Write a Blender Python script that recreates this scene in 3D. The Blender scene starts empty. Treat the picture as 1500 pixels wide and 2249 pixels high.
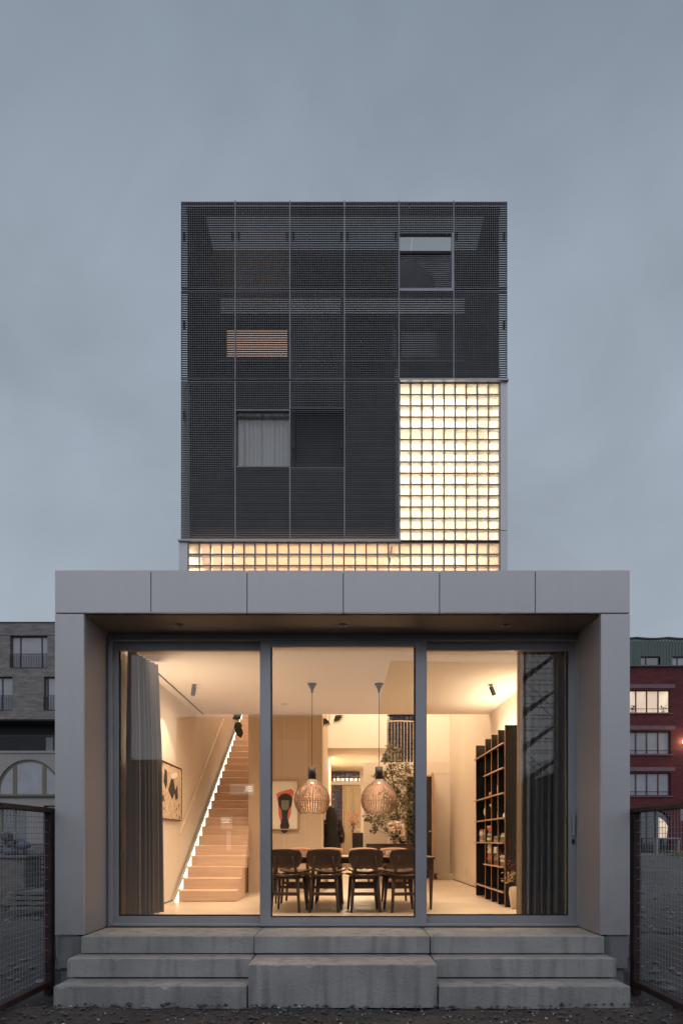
import bpy, math, random
import numpy as np
from mathutils import Vector, Matrix, noise
random.seed(7)
R = math.radians
S = bpy.context.scene
COL = S.collection
EYE = 1.40           # camera height over the ground
F = 0.52             # indoor floor level
def X(px, d): return (px - 752.0) * d / 1500.0     # survey: photo column at distance d -> metres sideways
def Z(py, d): return EYE + (1845.0 - py) * d / 1500.0

# ---------------------------------------------------------------- camera, sky, sun, exposure
cd = bpy.data.cameras.new('camera'); cam = bpy.data.objects.new('camera', cd); COL.objects.link(cam)
cam.location = (0, 0, EYE); cam.rotation_euler = (R(90), 0, 0)
cd.sensor_fit = 'AUTO'; cd.sensor_width = 36; cd.lens = 36 * 1500 / 2249
cd.shift_y = 720.5 / 2249; cd.shift_x = -2 / 2249
cd.clip_start = 0.05; cd.clip_end = 1500
S.camera = cam

W = bpy.data.worlds.new('World'); S.world = W; W.use_nodes = True
nt = W.node_tree; nt.nodes.clear()
def wn(t): return nt.nodes.new(t)
out = wn('ShaderNodeOutputWorld')
sky = wn('ShaderNodeTexSky'); sky.sky_type = 'NISHITA'; sky.sun_disc = False
sky.sun_elevation = R(12); sky.sun_rotation = R(180); sky.dust_density = 3
bg1 = wn('ShaderNodeBackground'); bg1.inputs[1].default_value = 0.05
nt.links.new(sky.outputs[0], bg1.inputs[0])
tc = wn('ShaderNodeTexCoord'); sep = wn('ShaderNodeSeparateXYZ'); nt.links.new(tc.outputs['Generated'], sep.inputs[0])
ramp = wn('ShaderNodeValToRGB'); nt.links.new(sep.outputs['Z'], ramp.inputs[0])
e = ramp.color_ramp.elements
e[0].position = 0.0; e[0].color = (.375, .43, .50, 1)
e[1].position = 1.0; e[1].color = (.20, .25, .31, 1)
for p, c in ((.35, (.348, .400, .470, 1)), (.62, (.318, .370, .440, 1)), (.79, (.225, .272, .335, 1))):
    q = e.new(p); q.color = c
mp = wn('ShaderNodeMapping'); mp.inputs['Scale'].default_value = (2.2, 2.2, 2.8); mp.inputs['Location'].default_value = (3.1, 0.4, 1.7)
nt.links.new(tc.outputs['Generated'], mp.inputs[0])
nz = wn('ShaderNodeTexNoise'); nz.inputs['Scale'].default_value = 1.5; nz.inputs['Detail'].default_value = 6; nz.inputs['Roughness'].default_value = .5; nz.inputs['Distortion'].default_value = .35
nt.links.new(mp.outputs[0], nz.inputs['Vector'])
mr = wn('ShaderNodeMapRange'); mr.inputs[1].default_value = .3; mr.inputs[2].default_value = .72; mr.inputs[3].default_value = .90; mr.inputs[4].default_value = 1.22
nt.links.new(nz.outputs[0], mr.inputs[0])
mr2 = wn('ShaderNodeMapRange'); mr2.inputs[1].default_value = 0.1; mr2.inputs[2].default_value = -.9; mr2.inputs[3].default_value = 1; mr2.inputs[4].default_value = 1.5
nt.links.new(sep.outputs['Y'], mr2.inputs[0])      # the west, behind the camera, still holds a little more light
mm = wn('ShaderNodeMath'); mm.operation = 'MULTIPLY'; nt.links.new(mr.outputs[0], mm.inputs[0]); nt.links.new(mr2.outputs[0], mm.inputs[1])
bg2 = wn('ShaderNodeBackground'); nt.links.new(ramp.outputs[0], bg2.inputs[0]); nt.links.new(mm.outputs[0], bg2.inputs[1])
mx = wn('ShaderNodeMixShader'); mx.inputs[0].default_value = .95
nt.links.new(bg1.outputs[0], mx.inputs[1]); nt.links.new(bg2.outputs[0], mx.inputs[2]); nt.links.new(mx.outputs[0], out.inputs[0])

sd = bpy.data.lights.new('sun', 'SUN'); sd.energy = 0.42; sd.angle = R(70); sd.color = (1, .93, .95)
sun = bpy.data.objects.new('sun', sd); COL.objects.link(sun); sun.rotation_euler = (R(52), 0, 0)

S.view_settings.view_transform = 'Standard'; S.view_settings.look = 'None'
S.view_settings.exposure = 0; S.view_settings.gamma = 1; S.view_settings.use_curve_mapping = False
try:
    S.cycles.use_denoising = True
    S.cycles.max_bounces = 10; S.cycles.diffuse_bounces = 5; S.cycles.transparent_max_bounces = 24
    S.cycles.transmission_bounces = 8; S.cycles.glossy_bounces = 4
    S.cycles.sample_clamp_indirect = 6; S.cycles.caustics_reflective = False; S.cycles.caustics_refractive = False
except Exception: pass

# ---------------------------------------------------------------- materials
def mat(name, col, rough=.6, metal=0.0, var=.12, scale=3.0, bump=0.0, bscale=60, stretch=(1, 1, 1), objvar=0.0, spec=.5, coat=0, alpha=None, trans=0, detail=4, col2=None, coords='Object'):
    m = bpy.data.materials.new(name); m.use_nodes = True
    t = m.node_tree; b = t.nodes['Principled BSDF']
    b.inputs['Roughness'].default_value = rough; b.inputs['Metallic'].default_value = metal
    b.inputs['Specular IOR Level'].default_value = spec
    if coat: b.inputs['Coat Weight'].default_value = coat
    if trans: b.inputs['Transmission Weight'].default_value = trans
    c = tuple(col) + (1,)
    tcn = t.nodes.new('ShaderNodeTexCoord'); mpn = t.nodes.new('ShaderNodeMapping'); mpn.inputs['Scale'].default_value = stretch
    t.links.new(tcn.outputs[coords], mpn.inputs[0])
    n = t.nodes.new('ShaderNodeTexNoise'); n.inputs['Scale'].default_value = scale; n.inputs['Detail'].default_value = detail
    t.links.new(mpn.outputs[0], n.inputs['Vector'])
    r = t.nodes.new('ShaderNodeValToRGB'); t.links.new(n.outputs[0], r.inputs[0])
    c2 = tuple(col2) + (1,) if col2 else tuple(min(1, v * (1 + var)) for v in col) + (1,)
    c1 = c if col2 else tuple(v * (1 - var) for v in col) + (1,)
    r.color_ramp.elements[0].position = .32; r.color_ramp.elements[0].color = c1
    r.color_ramp.elements[1].position = .68; r.color_ramp.elements[1].color = c2
    src = r.outputs[0]
    if objvar:
        oi = t.nodes.new('ShaderNodeObjectInfo'); h = t.nodes.new('ShaderNodeHueSaturation')
        ma = t.nodes.new('ShaderNodeMapRange'); ma.inputs[3].default_value = 1 - objvar; ma.inputs[4].default_value = 1 + objvar
        t.links.new(oi.outputs['Random'], ma.inputs[0]); t.links.new(ma.outputs[0], h.inputs['Value']); t.links.new(src, h.inputs['Color']); src = h.outputs[0]
    t.links.new(src, b.inputs['Base Color'])
    rr = t.nodes.new('ShaderNodeMapRange'); rr.inputs[3].default_value = max(.02, rough - .07); rr.inputs[4].default_value = min(1, rough + .07)
    t.links.new(n.outputs[0], rr.inputs[0]); t.links.new(rr.outputs[0], b.inputs['Roughness'])
    if bump:
        n2 = t.nodes.new('ShaderNodeTexNoise'); n2.inputs['Scale'].default_value = bscale; n2.inputs['Detail'].default_value = 5
        t.links.new(mpn.outputs[0], n2.inputs['Vector'])
        bp = t.nodes.new('ShaderNodeBump'); bp.inputs['Strength'].default_value = bump; bp.inputs['Distance'].default_value = .02
        t.links.new(n2.outputs[0], bp.inputs['Height']); t.links.new(bp.outputs[0], b.inputs['Normal'])
    return m
def emis(name, col, s):
    m = bpy.data.materials.new(name); m.use_nodes = True; t = m.node_tree
    b = t.nodes['Principled BSDF']; b.inputs['Base Color'].default_value = (.8, .8, .8, 1)
    b.inputs['Emission Color'].default_value = tuple(col) + (1,); b.inputs['Emission Strength'].default_value = s
    return m
def glass(name, tint=(1, 1, 1), ior=1.5, boost=1.0, rough=0.0):
    m = bpy.data.materials.new(name); m.use_nodes = True; t = m.node_tree; t.nodes.clear()
    o = t.nodes.new('ShaderNodeOutputMaterial'); tr = t.nodes.new('ShaderNodeBsdfTransparent'); tr.inputs[0].default_value = tuple(tint) + (1,)
    g = t.nodes.new('ShaderNodeBsdfGlossy'); g.inputs['Roughness'].default_value = rough
    fr = t.nodes.new('ShaderNodeFresnel'); fr.inputs[0].default_value = ior
    ge = t.nodes.new('ShaderNodeNewGeometry'); s = t.nodes.new('ShaderNodeMath'); s.operation = 'SUBTRACT'; s.inputs[0].default_value = boost
    t.links.new(ge.outputs['Backfacing'], s.inputs[1])
    s2 = t.nodes.new('ShaderNodeMath'); s2.operation = 'MULTIPLY'; s2.use_clamp = True
    t.links.new(fr.outputs[0], s2.inputs[0]); t.links.new(s.outputs[0], s2.inputs[1])
    mi = t.nodes.new('ShaderNodeMixShader'); t.links.new(s2.outputs[0], mi.inputs[0]); t.links.new(tr.outputs[0], mi.inputs[1]); t.links.new(g.outputs[0], mi.inputs[2])
    t.links.new(mi.outputs[0], o.inputs[0]); return m
def translucent(name, col, f=.5, rough=.3, ov=0):
    m = bpy.data.materials.new(name); m.use_nodes = True; t = m.node_tree; t.nodes.clear()
    o = t.nodes.new('ShaderNodeOutputMaterial'); d = t.nodes.new('ShaderNodeBsdfPrincipled'); d.inputs['Base Color'].default_value = tuple(col) + (1,); d.inputs['Roughness'].default_value = rough
    tl = t.nodes.new('ShaderNodeBsdfTranslucent'); tl.inputs[0].default_value = tuple(col) + (1,)
    if ov:
        oi = t.nodes.new('ShaderNodeObjectInfo'); h = t.nodes.new('ShaderNodeHueSaturation'); h.inputs['Color'].default_value = tuple(col) + (1,)
        ma = t.nodes.new('ShaderNodeMapRange'); ma.inputs[3].default_value = 1 - ov; ma.inputs[4].default_value = 1
        t.links.new(oi.outputs['Random'], ma.inputs[0]); t.links.new(ma.outputs[0], h.inputs['Value']); t.links.new(h.outputs[0], tl.inputs[0]); t.links.new(h.outputs[0], d.inputs['Base Color'])
    mi = t.nodes.new('ShaderNodeMixShader'); mi.inputs[0].default_value = f
    t.links.new(d.outputs[0], mi.inputs[1]); t.links.new(tl.outputs[0], mi.inputs[2]); t.links.new(mi.outputs[0], o.inputs[0]); return m
def concrete(name, base, stain):
    m = mat(name, base, rough=.8, var=.16, scale=2.2, bump=.35, bscale=35, detail=8, objvar=.07)
    t = m.node_tree; b = t.nodes['Principled BSDF']; src = b.inputs['Base Color'].links[0].from_socket
    tcn = t.nodes.new('ShaderNodeTexCoord'); mpn = t.nodes.new('ShaderNodeMapping'); mpn.inputs['Scale'].default_value = (9, 9, .9)
    t.links.new(tcn.outputs['Object'], mpn.inputs[0])
    n = t.nodes.new('ShaderNodeTexNoise'); n.inputs['Scale'].default_value = 1.0; n.inputs['Detail'].default_value = 7; t.links.new(mpn.outputs[0], n.inputs['Vector'])
    r = t.nodes.new('ShaderNodeValToRGB'); r.color_ramp.elements[0].position = .5; r.color_ramp.elements[1].position = .75
    t.links.new(n.outputs[0], r.inputs[0])
    n3 = t.nodes.new('ShaderNodeTexNoise'); n3.inputs['Scale'].default_value = 55; n3.inputs['Detail'].default_value = 3; t.links.new(tcn.outputs['Object'], n3.inputs['Vector'])
    r3 = t.nodes.new('ShaderNodeValToRGB'); r3.color_ramp.elements[0].position = .68; r3.color_ramp.elements[1].position = .74; t.links.new(n3.outputs[0], r3.inputs[0])
    mi = t.nodes.new('ShaderNodeMix'); mi.data_type = 'RGBA'; mi.inputs[7].default_value = tuple(stain) + (1,)
    t.links.new(r.outputs[0], mi.inputs[0]); t.links.new(src, mi.inputs[6])
    mi2 = t.nodes.new('ShaderNodeMix'); mi2.data_type = 'RGBA'; mi2.inputs[7].default_value = tuple(v * .5 for v in stain) + (1,)
    t.links.new(r3.outputs[0], mi2.inputs[0]); t.links.new(mi.outputs[2], mi2.inputs[6]); t.links.new(mi2.outputs[2], b.inputs['Base Color'])
    return m
def bricks(name, c1, c2, mortar, w=.21, h=.065):
    m = bpy.data.materials.new(name); m.use_nodes = True; t = m.node_tree; b = t.nodes['Principled BSDF']; b.inputs['Roughness'].default_value = .85
    tcn = t.nodes.new('ShaderNodeTexCoord'); se = t.nodes.new('ShaderNodeSeparateXYZ'); cb = t.nodes.new('ShaderNodeCombineXYZ')
    t.links.new(tcn.outputs['Object'], se.inputs[0]); ad = t.nodes.new('ShaderNodeMath'); ad.operation = 'ADD'
    t.links.new(se.outputs['X'], ad.inputs[0]); t.links.new(se.outputs['Y'], ad.inputs[1])
    t.links.new(ad.outputs[0], cb.inputs[0]); t.links.new(se.outputs['Z'], cb.inputs[1])
    bt = t.nodes.new('ShaderNodeTexBrick'); bt.inputs['Scale'].default_value = 1; bt.inputs['Brick Width'].default_value = w; bt.inputs['Row Height'].default_value = h
    bt.inputs['Mortar Size'].default_value = .008; bt.inputs['Color1'].default_value = tuple(c1) + (1,); bt.inputs['Color2'].default_value = tuple(c2) + (1,); bt.inputs['Mortar'].default_value = tuple(mortar) + (1,)
    t.links.new(cb.outputs[0], bt.inputs['Vector'])
    n = t.nodes.new('ShaderNodeTexNoise'); n.inputs['Scale'].default_value = 1.1; n.inputs['Detail'].default_value = 8; t.links.new(cb.outputs[0], n.inputs['Vector'])
    mpn = t.nodes.new('ShaderNodeMapping'); mpn.inputs['Scale'].default_value = (1, 3.5, 1); t.links.new(cb.outputs[0], mpn.inputs[0]); t.links.new(mpn.outputs[0], n.inputs['Vector'])
    hs = t.nodes.new('ShaderNodeHueSaturation'); mrn = t.nodes.new('ShaderNodeMapRange'); mrn.inputs[1].default_value = .3; mrn.inputs[2].default_value = .7; mrn.inputs[3].default_value = .72; mrn.inputs[4].default_value = 1.25
    t.links.new(n.outputs[0], mrn.inputs[0]); t.links.new(mrn.outputs[0], hs.inputs['Value']); t.links.new(bt.outputs[0], hs.inputs['Color']); t.links.new(hs.outputs[0], b.inputs['Base Color'])
    bp = t.nodes.new('ShaderNodeBump'); bp.inputs['Strength'].default_value = .5; bp.inputs['Distance'].default_value = .01; bp.invert = True
    t.links.new(bt.outputs[1], bp.inputs['Height']); t.links.new(bp.outputs[0], b.inputs['Normal']); return m

M = {}
M['clad'] = mat('grey_metal_cladding', (.53, .515, .525), rough=.42, metal=.25, var=.05, scale=.8, bump=.03, bscale=4, objvar=.03)
def weather(m, amt=.16):
    t = m.node_tree; b = t.nodes['Principled BSDF']; src = b.inputs['Base Color'].links[0].from_socket
    tcn = t.nodes.new('ShaderNodeTexCoord'); mpn = t.nodes.new('ShaderNodeMapping'); mpn.inputs['Scale'].default_value = (14, 14, .55)
    t.links.new(tcn.outputs['Object'], mpn.inputs[0]); n = t.nodes.new('ShaderNodeTexNoise'); n.inputs['Scale'].default_value = 1; n.inputs['Detail'].default_value = 6
    t.links.new(mpn.outputs[0], n.inputs['Vector']); r = t.nodes.new('ShaderNodeMapRange'); r.inputs[1].default_value = .45; r.inputs[2].default_value = .8; r.inputs[3].default_value = 0; r.inputs[4].default_value = amt
    mi = t.nodes.new('ShaderNodeMix'); mi.data_type = 'RGBA'; mi.inputs[7].default_value = (.25, .235, .22, 1)
    t.links.new(n.outputs[0], r.inputs[0]); t.links.new(r.outputs[0], mi.inputs[0]); t.links.new(src, mi.inputs[6]); t.links.new(mi.outputs[2], b.inputs['Base Color'])
    se = t.nodes.new('ShaderNodeSeparateXYZ'); t.links.new(tcn.outputs['Object'], se.inputs[0]); q = t.nodes.new('ShaderNodeMapRange')   # darker and mottled towards the bottom
    q.inputs[1].default_value = 1.15; q.inputs[2].default_value = .45; q.inputs[3].default_value = 0; q.inputs[4].default_value = .5; t.links.new(se.outputs['Z'], q.inputs[0])
    n2 = t.nodes.new('ShaderNodeTexNoise'); n2.inputs['Scale'].default_value = 9; n2.inputs['Detail'].default_value = 8; t.links.new(tcn.outputs['Object'], n2.inputs['Vector'])
    mu = t.nodes.new('ShaderNodeMath'); mu.operation = 'MULTIPLY'; t.links.new(q.outputs[0], mu.inputs[0]); t.links.new(n2.outputs[0], mu.inputs[1])
    m2 = t.nodes.new('ShaderNodeMix'); m2.data_type = 'RGBA'; m2.inputs[7].default_value = (.14, .12, .11, 1); t.links.new(mu.outputs[0], m2.inputs[0]); t.links.new(mi.outputs[2], m2.inputs[6]); t.links.new(m2.outputs[2], b.inputs['Base Color'])
weather(M['clad'], .07)
M['reveal'] = mat('shade_dark_cladding', (.31, .315, .35), rough=.5, metal=.2, var=.05, scale=.8)  # same cladding, darkened to paint in shade against the warm interior spill
M['alu'] = mat('grey_window_aluminium', (.40, .405, .43), rough=.38, metal=.3, var=.05, scale=2)
M['gasket'] = mat('black_rubber', (.012, .012, .013), rough=.5)
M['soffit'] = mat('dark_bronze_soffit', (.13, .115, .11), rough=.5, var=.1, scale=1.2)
M['conc'] = concrete('stained_concrete', (.37, .36, .345), (.22, .215, .205))
M['concd'] = concrete('plinth_concrete', (.22, .22, .23), (.13, .13, .13))
M['rust'] = mat('rusty_steel', (.045, .020, .017), rough=.7, var=.45, scale=6, bump=.3, bscale=40)
M['wire'] = mat('galvanised_wire', (.34, .34, .36), rough=.45, metal=.5)
M['grate'] = mat('anthracite_grating', (.19, .19, .20), rough=.5, metal=.1, var=.1, objvar=.12)
M['gratedark'] = mat('dark_thin_grating', (.08, .08, .09), rough=.5)  # grating copy darkened to paint in the shade of the recess
M['rail'] = mat('grey_rail', (.26, .26, .29), rough=.4, metal=.3)
M['dark'] = mat('dark_facade_boards', (.022, .022, .026), rough=.6, var=.3, scale=2, stretch=(1, 1, 12))
M['mirror'] = mat('reflective_glazing', (.42, .42, .45), rough=.12, metal=1.0, var=.10, scale=1.5)
M['mirrord'] = mat('dim_reflective_glazing', (.085, .08, .09), rough=.15, metal=1.0, var=.25, scale=1.2)
M['palesoffit'] = mat('pale_metal_soffit', (.75, .76, .80), rough=.35, metal=.2, var=.04, scale=1)
M['louvre'] = mat('grey_louvre', (.75, .76, .80), rough=.4, metal=.2)
M['plaster'] = mat('warm_white_plaster', (.76, .69, .60), rough=.85, var=.03, scale=1.3, bump=.02, bscale=30)
M['ceil'] = mat('ceiling_plaster', (.80, .75, .68), rough=.9, var=.02, scale=1)
M['panelwall'] = mat('tan_wall_panel', (.56, .45, .345), rough=.75, var=.02, scale=3, stretch=(9, 1, .4))
M['floor'] = mat('cast_beige_floor', (.58, .48, .37), rough=.38, var=.10, scale=1.6, detail=7)
M['white'] = mat('white_paint', (.86, .85, .80), rough=.8, var=.02)
M['oak'] = mat('oak_stair', (.64, .46, .345), rough=.45, var=.09, scale=2.5, stretch=(1, 6, 14), objvar=.05)
M['wood'] = mat('dark_walnut', (.065, .034, .020), rough=.38, var=.3, scale=3, stretch=(2, 12, 12))
M['woodl'] = mat('light_walnut', (.30, .145, .075), rough=.4, var=.2, scale=3, stretch=(2, 12, 12))
M['orange'] = mat('plywood_edge', (.46, .27, .16), rough=.5, var=.1)
M['black'] = mat('black_shelf', (.012, .010, .010), rough=.32, var=.2)
M['blackmetal'] = mat('black_metal', (.02, .02, .022), rough=.3, metal=.4)
M['slat'] = mat('pendant_slat', (.17, .10, .07), rough=.4, var=.15)
M['glass'] = glass('clear_glass', (.97, .97, .95), 1.5, 1.45)
M['glassb'] = glass('block_glass', (.97, .95, .86), 1.5, 1.5, .05)
M['glassw'] = glass('dim_glass', (.5, .5, .55), 1.5, 3.0, .02)
t = M['glassb'].node_tree; om = [n for n in t.nodes if n.type == 'OUTPUT_MATERIAL'][0]; s0 = om.inputs[0].links[0].from_socket
tl = t.nodes.new('ShaderNodeBsdfTranslucent'); tl.inputs[0].default_value = (1, .96, .88, 1); mi = t.nodes.new('ShaderNodeMixShader'); mi.inputs[0].default_value = .17
t.links.new(s0, mi.inputs[1]); t.links.new(tl.outputs[0], mi.inputs[2]); t.links.new(mi.outputs[0], om.inputs[0])
M['tint'] = glass('tinted_glass', (.40, .37, .39), 1.5, 2.0, .05)
M['block'] = translucent('glass_block_body', (.97, .90, .80), .35, .25, .18)
M['joint'] = mat('block_joint', (.11, .075, .075), rough=.7)
M['curt'] = translucent('grey_curtain_cloth', (.17, .165, .18), .06, .9)
M['curtd'] = translucent('charcoal_curtain_cloth', (.20, .215, .235), .03, .9)
M['rearc'] = translucent('olive_curtain_cloth', (.42, .34, .22), .2, .9)
M['sheer'] = translucent('beige_curtain_cloth', (.40, .32, .24), .3, .9)
M['leaf'] = mat('dull_green_leaf', (.20, .19, .09), rough=.5, var=.5, scale=9, objvar=.2)
M['leafd'] = mat('dark_leaf', (.05, .055, .035), rough=.45, var=.3)
M['bark'] = mat('brown_bark', (.10, .065, .04), rough=.8, var=.3, scale=12)
M['dry'] = mat('dried_leaf', (.42, .27, .13), rough=.6, var=.4, scale=20)
M['red'] = mat('red_leaf', (.20, .03, .03), rough=.6, var=.4, scale=20)
M['pink'] = mat('pale_pink_petal', (.92, .76, .68), rough=.7, var=.15, scale=20)
M['redfl'] = mat('red_flower', (.65, .06, .05), rough=.6, var=.3, scale=20)
M['ceramic'] = mat('cream_ceramic', (.62, .52, .38), rough=.3, var=.08)
M['skin'] = mat('skin', (.55, .33, .24), rough=.55, var=.05)
M['hair'] = mat('dark_hair', (.012, .008, .007), rough=.5, var=.3, scale=30, stretch=(6, 6, 1))
M['cloth'] = mat('black_dress', (.014, .012, .016), rough=.8, var=.2)
M['paper'] = mat('white_paper', (.80, .76, .68), rough=.8, var=.03)
M['bulb'] = emis('warm_bulb', (1, .72, .42), 1.6)
M['led'] = emis('led_strip', (1, .97, .80), 3.2)
M['spotface'] = emis('spot_face', (1, .85, .6), 12)
M['taupe'] = bricks('taupe_brick', (.20, .178, .165), (.27, .24, .225), (.17, .155, .15))
M['maroon'] = bricks('maroon_brick', (.115, .022, .026), (.15, .03, .033), (.085, .02, .023))
M['lightpl'] = mat('light_render', (.33, .31, .30), rough=.85, var=.08, scale=.5)
M['lintel'] = mat('mauve_concrete', (.20, .115, .13), rough=.8, var=.1)
M['greenm'] = mat('green_zinc', (.10, .125, .115), rough=.5, metal=.3, var=.2, scale=1.2, stretch=(9, 1, .3))
M['frameD'] = mat('dark_window_frame', (.035, .035, .037), rough=.5)
M['frameM'] = mat('maroon_window_frame', (.075, .04, .045), rough=.5)
M['olive'] = mat('olive_frame', (.16, .145, .085), rough=.5, var=.1)
M['pane'] = mat('reflecting_pane', (.03, .032, .038), rough=.04, spec=1.0, var=.3, scale=.25, coat=1)
M['blind'] = mat('pale_blind', (.30, .30, .33), rough=.5, spec=.8, var=.12, scale=1.2, coat=.6)
M['litpane'] = emis('lit_room', (1, .70, .30), .72)
t = M['litpane'].node_tree; b = t.nodes['Principled BSDF']; tcn = t.nodes.new('ShaderNodeTexCoord'); n = t.nodes.new('ShaderNodeTexNoise'); n.inputs['Scale'].default_value = .9; n.inputs['Detail'].default_value = 3
t.links.new(tcn.outputs['Object'], n.inputs['Vector']); r = t.nodes.new('ShaderNodeValToRGB'); r.color_ramp.elements[0].position = .38; r.color_ramp.elements[0].color = (.62, .36, .17, 1); r.color_ramp.elements[1].position = .60; r.color_ramp.elements[1].color = (1, .74, .36, 1)
t.links.new(n.outputs[0], r.inputs[0]); t.links.new(r.outputs[0], b.inputs['Emission Color'])
M['litpane2'] = emis('lit_room_opposite', (1, .86, .66), .10)
M['tube'] = emis('fluorescent_tube', (1, .93, .8), 9)
M['litopp'] = emis('lit_room_opposite_bright', (1, .86, .68), 1.3)
M['rubble'] = mat('pale_rubble', (.19, .18, .17), rough=.9, var=.5, scale=6)
M['litwin'] = emis('warm_window', (1, .56, .34), .5)
M['archp'] = mat('dark_arch_panel', (.12,.125,.14), rough=.5)
M['bandglow'] = emis('added_band_glow', (.80, .84, 1.0), .045)  # faint glow added to the pale facade panels so they read brighter
M['skyglass'] = glass('grey_roof_glass', (.80, .79, .78), 1.3, 1.0)
M['lamp'] = emis('street_lamp_light', (1, .72, .38), 40)
M['timber'] = mat('weathered_timber', (.17, .16, .15), rough=.9, var=.3, scale=5)
M['sack'] = mat('blue_grey_plastic', (.12, .13, .17), rough=.5, var=.4, scale=8)
M['whiteS'] = mat('pale_stone', (.60, .58, .58), rough=.8, var=.3, scale=20)
M['stone'] = mat('grey_stone', (.11, .10, .10), rough=.9, var=.4, scale=20)
M['steelp'] = mat('white_plastic', (.7, .68, .62), rough=.5)
M['hoard'] = mat('site_building_wall', (.07, .07, .075), rough=.9, var=.15, scale=.3)

# ---------------------------------------------------------------- mesh helpers
class MB:
    def __init__(s): s.v = []; s.f = []; s.mi = []; s.m = 0
    def add(s, vs, fs):
        o = len(s.v); s.v += [tuple(v) for v in vs]; s.f += [tuple(i + o for i in f) for f in fs]; s.mi += [s.m] * len(fs); return s
    def box(s, x0, x1, y0, y1, z0, z1):
        if x0 > x1: x0, x1 = x1, x0
        if y0 > y1: y0, y1 = y1, y0
        if z0 > z1: z0, z1 = z1, z0
        return s.add([(x0,y0,z0),(x1,y0,z0),(x1,y1,z0),(x0,y1,z0),(x0,y0,z1),(x1,y0,z1),(x1,y1,z1),(x0,y1,z1)],
                     [(0,3,2,1),(4,5,6,7),(0,1,5,4),(1,2,6,5),(2,3,7,6),(3,0,4,7)])
    def cbox(s, x0, x1, y0, y1, z0, z1, b):
        """box with its long upright and front edges chamfered by b"""
        cx, cy, cz = (x0+x1)/2, (y0+y1)/2, (z0+z1)/2; hx, hy, hz = (x1-x0)/2, (y1-y0)/2, (z1-z0)/2
        vs = []; idx = {}
        for sx in (-1,1):
            for sy in (-1,1):
                for sz in (-1,1):
                    for k in range(3):
                        p = [sx*(hx-b), sy*(hy-b), sz*(hz-b)]; p[k] = (sx*hx, sy*hy, sz*hz)[k]
                        idx[(sx,sy,sz,k)] = len(vs); vs.append((cx+p[0], cy+p[1], cz+p[2]))
        fs = []
        for k in range(3):
            a, c = [i for i in range(3) if i != k]
            for sg in (-1,1):
                q = []
                for (u, w) in ((-1,-1),(1,-1),(1,1),(-1,1)):
                    t = [0,0,0]; t[k] = sg; t[a] = u; t[c] = w; q.append(idx[(t[0],t[1],t[2],k)])
                fs.append(tuple(q))
        for k in range(3):
            a, c = [i for i in range(3) if i != k]
            for u in (-1,1):
                for w in (-1,1):
                    q = []
                    for sg, kk in ((-1,a),(1,a),(1,c),(-1,c)):
                        t = [0,0,0]; t[k] = sg; t[a] = u; t[c] = w; q.append(idx[(t[0],t[1],t[2],kk)])
                    fs.append(tuple(q))
        for sx in (-1,1):
            for sy in (-1,1):
                for sz in (-1,1): fs.append(tuple(idx[(sx,sy,sz,k)] for k in range(3)))
        return s.add(vs, fs)
    def tube(s, p0, p1, r0, r1=None, n=8, cap=True):
        r1 = r0 if r1 is None else r1; p0 = Vector(p0); p1 = Vector(p1); d = (p1 - p0).normalized()
        u = d.orthogonal().normalized(); w = d.cross(u); vs = []
        for p, r in ((p0, r0), (p1, r1)):
            for i in range(n):
                a = 2*math.pi*i/n; vs.append(p + u*(math.cos(a)*r) + w*(math.sin(a)*r))
        fs = [(i, (i+1) % n, n+(i+1) % n, n+i) for i in range(n)]
        if cap: fs += [tuple(range(n-1, -1, -1)), tuple(range(n, 2*n))]
        return s.add(vs, fs)
    def path(s, pts, r, n=6):
        for a, b in zip(pts, pts[1:]): s.tube(a, b, r, r, n)
        return s
    def lathe(s, prof, c=(0,0,0), n=20, close=True):
        vs = []
        for r, z in prof:
            for i in range(n):
                a = 2*math.pi*i/n; vs.append((c[0]+math.cos(a)*r, c[1]+math.sin(a)*r, c[2]+z))
        fs = []
        for k in range(len(prof)-1):
            for i in range(n):
                j = (i+1) % n; fs.append((k*n+i, k*n+j, (k+1)*n+j, (k+1)*n+i))
        if close: fs += [tuple(range(n-1, -1, -1)), tuple((len(prof)-1)*n+i for i in range(n))]
        return s.add(vs, fs)
    def prism(s, poly, axis, a0, a1):
        """poly in the plane normal to axis ('y': (x,z); 'z': (x,y); 'x': (y,z))"""
        def P(p, a): return {'y': (p[0], a, p[1]), 'z': (p[0], p[1], a), 'x': (a, p[0], p[1])}[axis]
        n = len(poly); vs = [P(p, a0) for p in poly] + [P(p, a1) for p in poly]
        return s.add(vs, [tuple(range(n-1, -1, -1)), tuple(range(n, 2*n))] + [(i, (i+1) % n, n+(i+1) % n, n+i) for i in range(n)])
    def ball(s, c, r, n=8, m=5, sq=(1,1,1)):
        prof = [(max(1e-4, math.sin(math.pi*k/m))*r, -math.cos(math.pi*k/m)*r) for k in range(m+1)]
        o = len(s.v); s.lathe(prof, (0,0,0), n)
        for i in range(o, len(s.v)): v = s.v[i]; s.v[i] = (c[0]+v[0]*sq[0], c[1]+v[1]*sq[1], c[2]+v[2]*sq[2])
        return s
    def mesh(s, name, *mats):
        me = bpy.data.meshes.new(name); me.from_pydata(s.v, [], s.f)
        for m in mats: me.materials.append(m)
        if len(mats) > 1: me.polygons.foreach_set('material_index', s.mi)
        me.update(); return me
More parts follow.
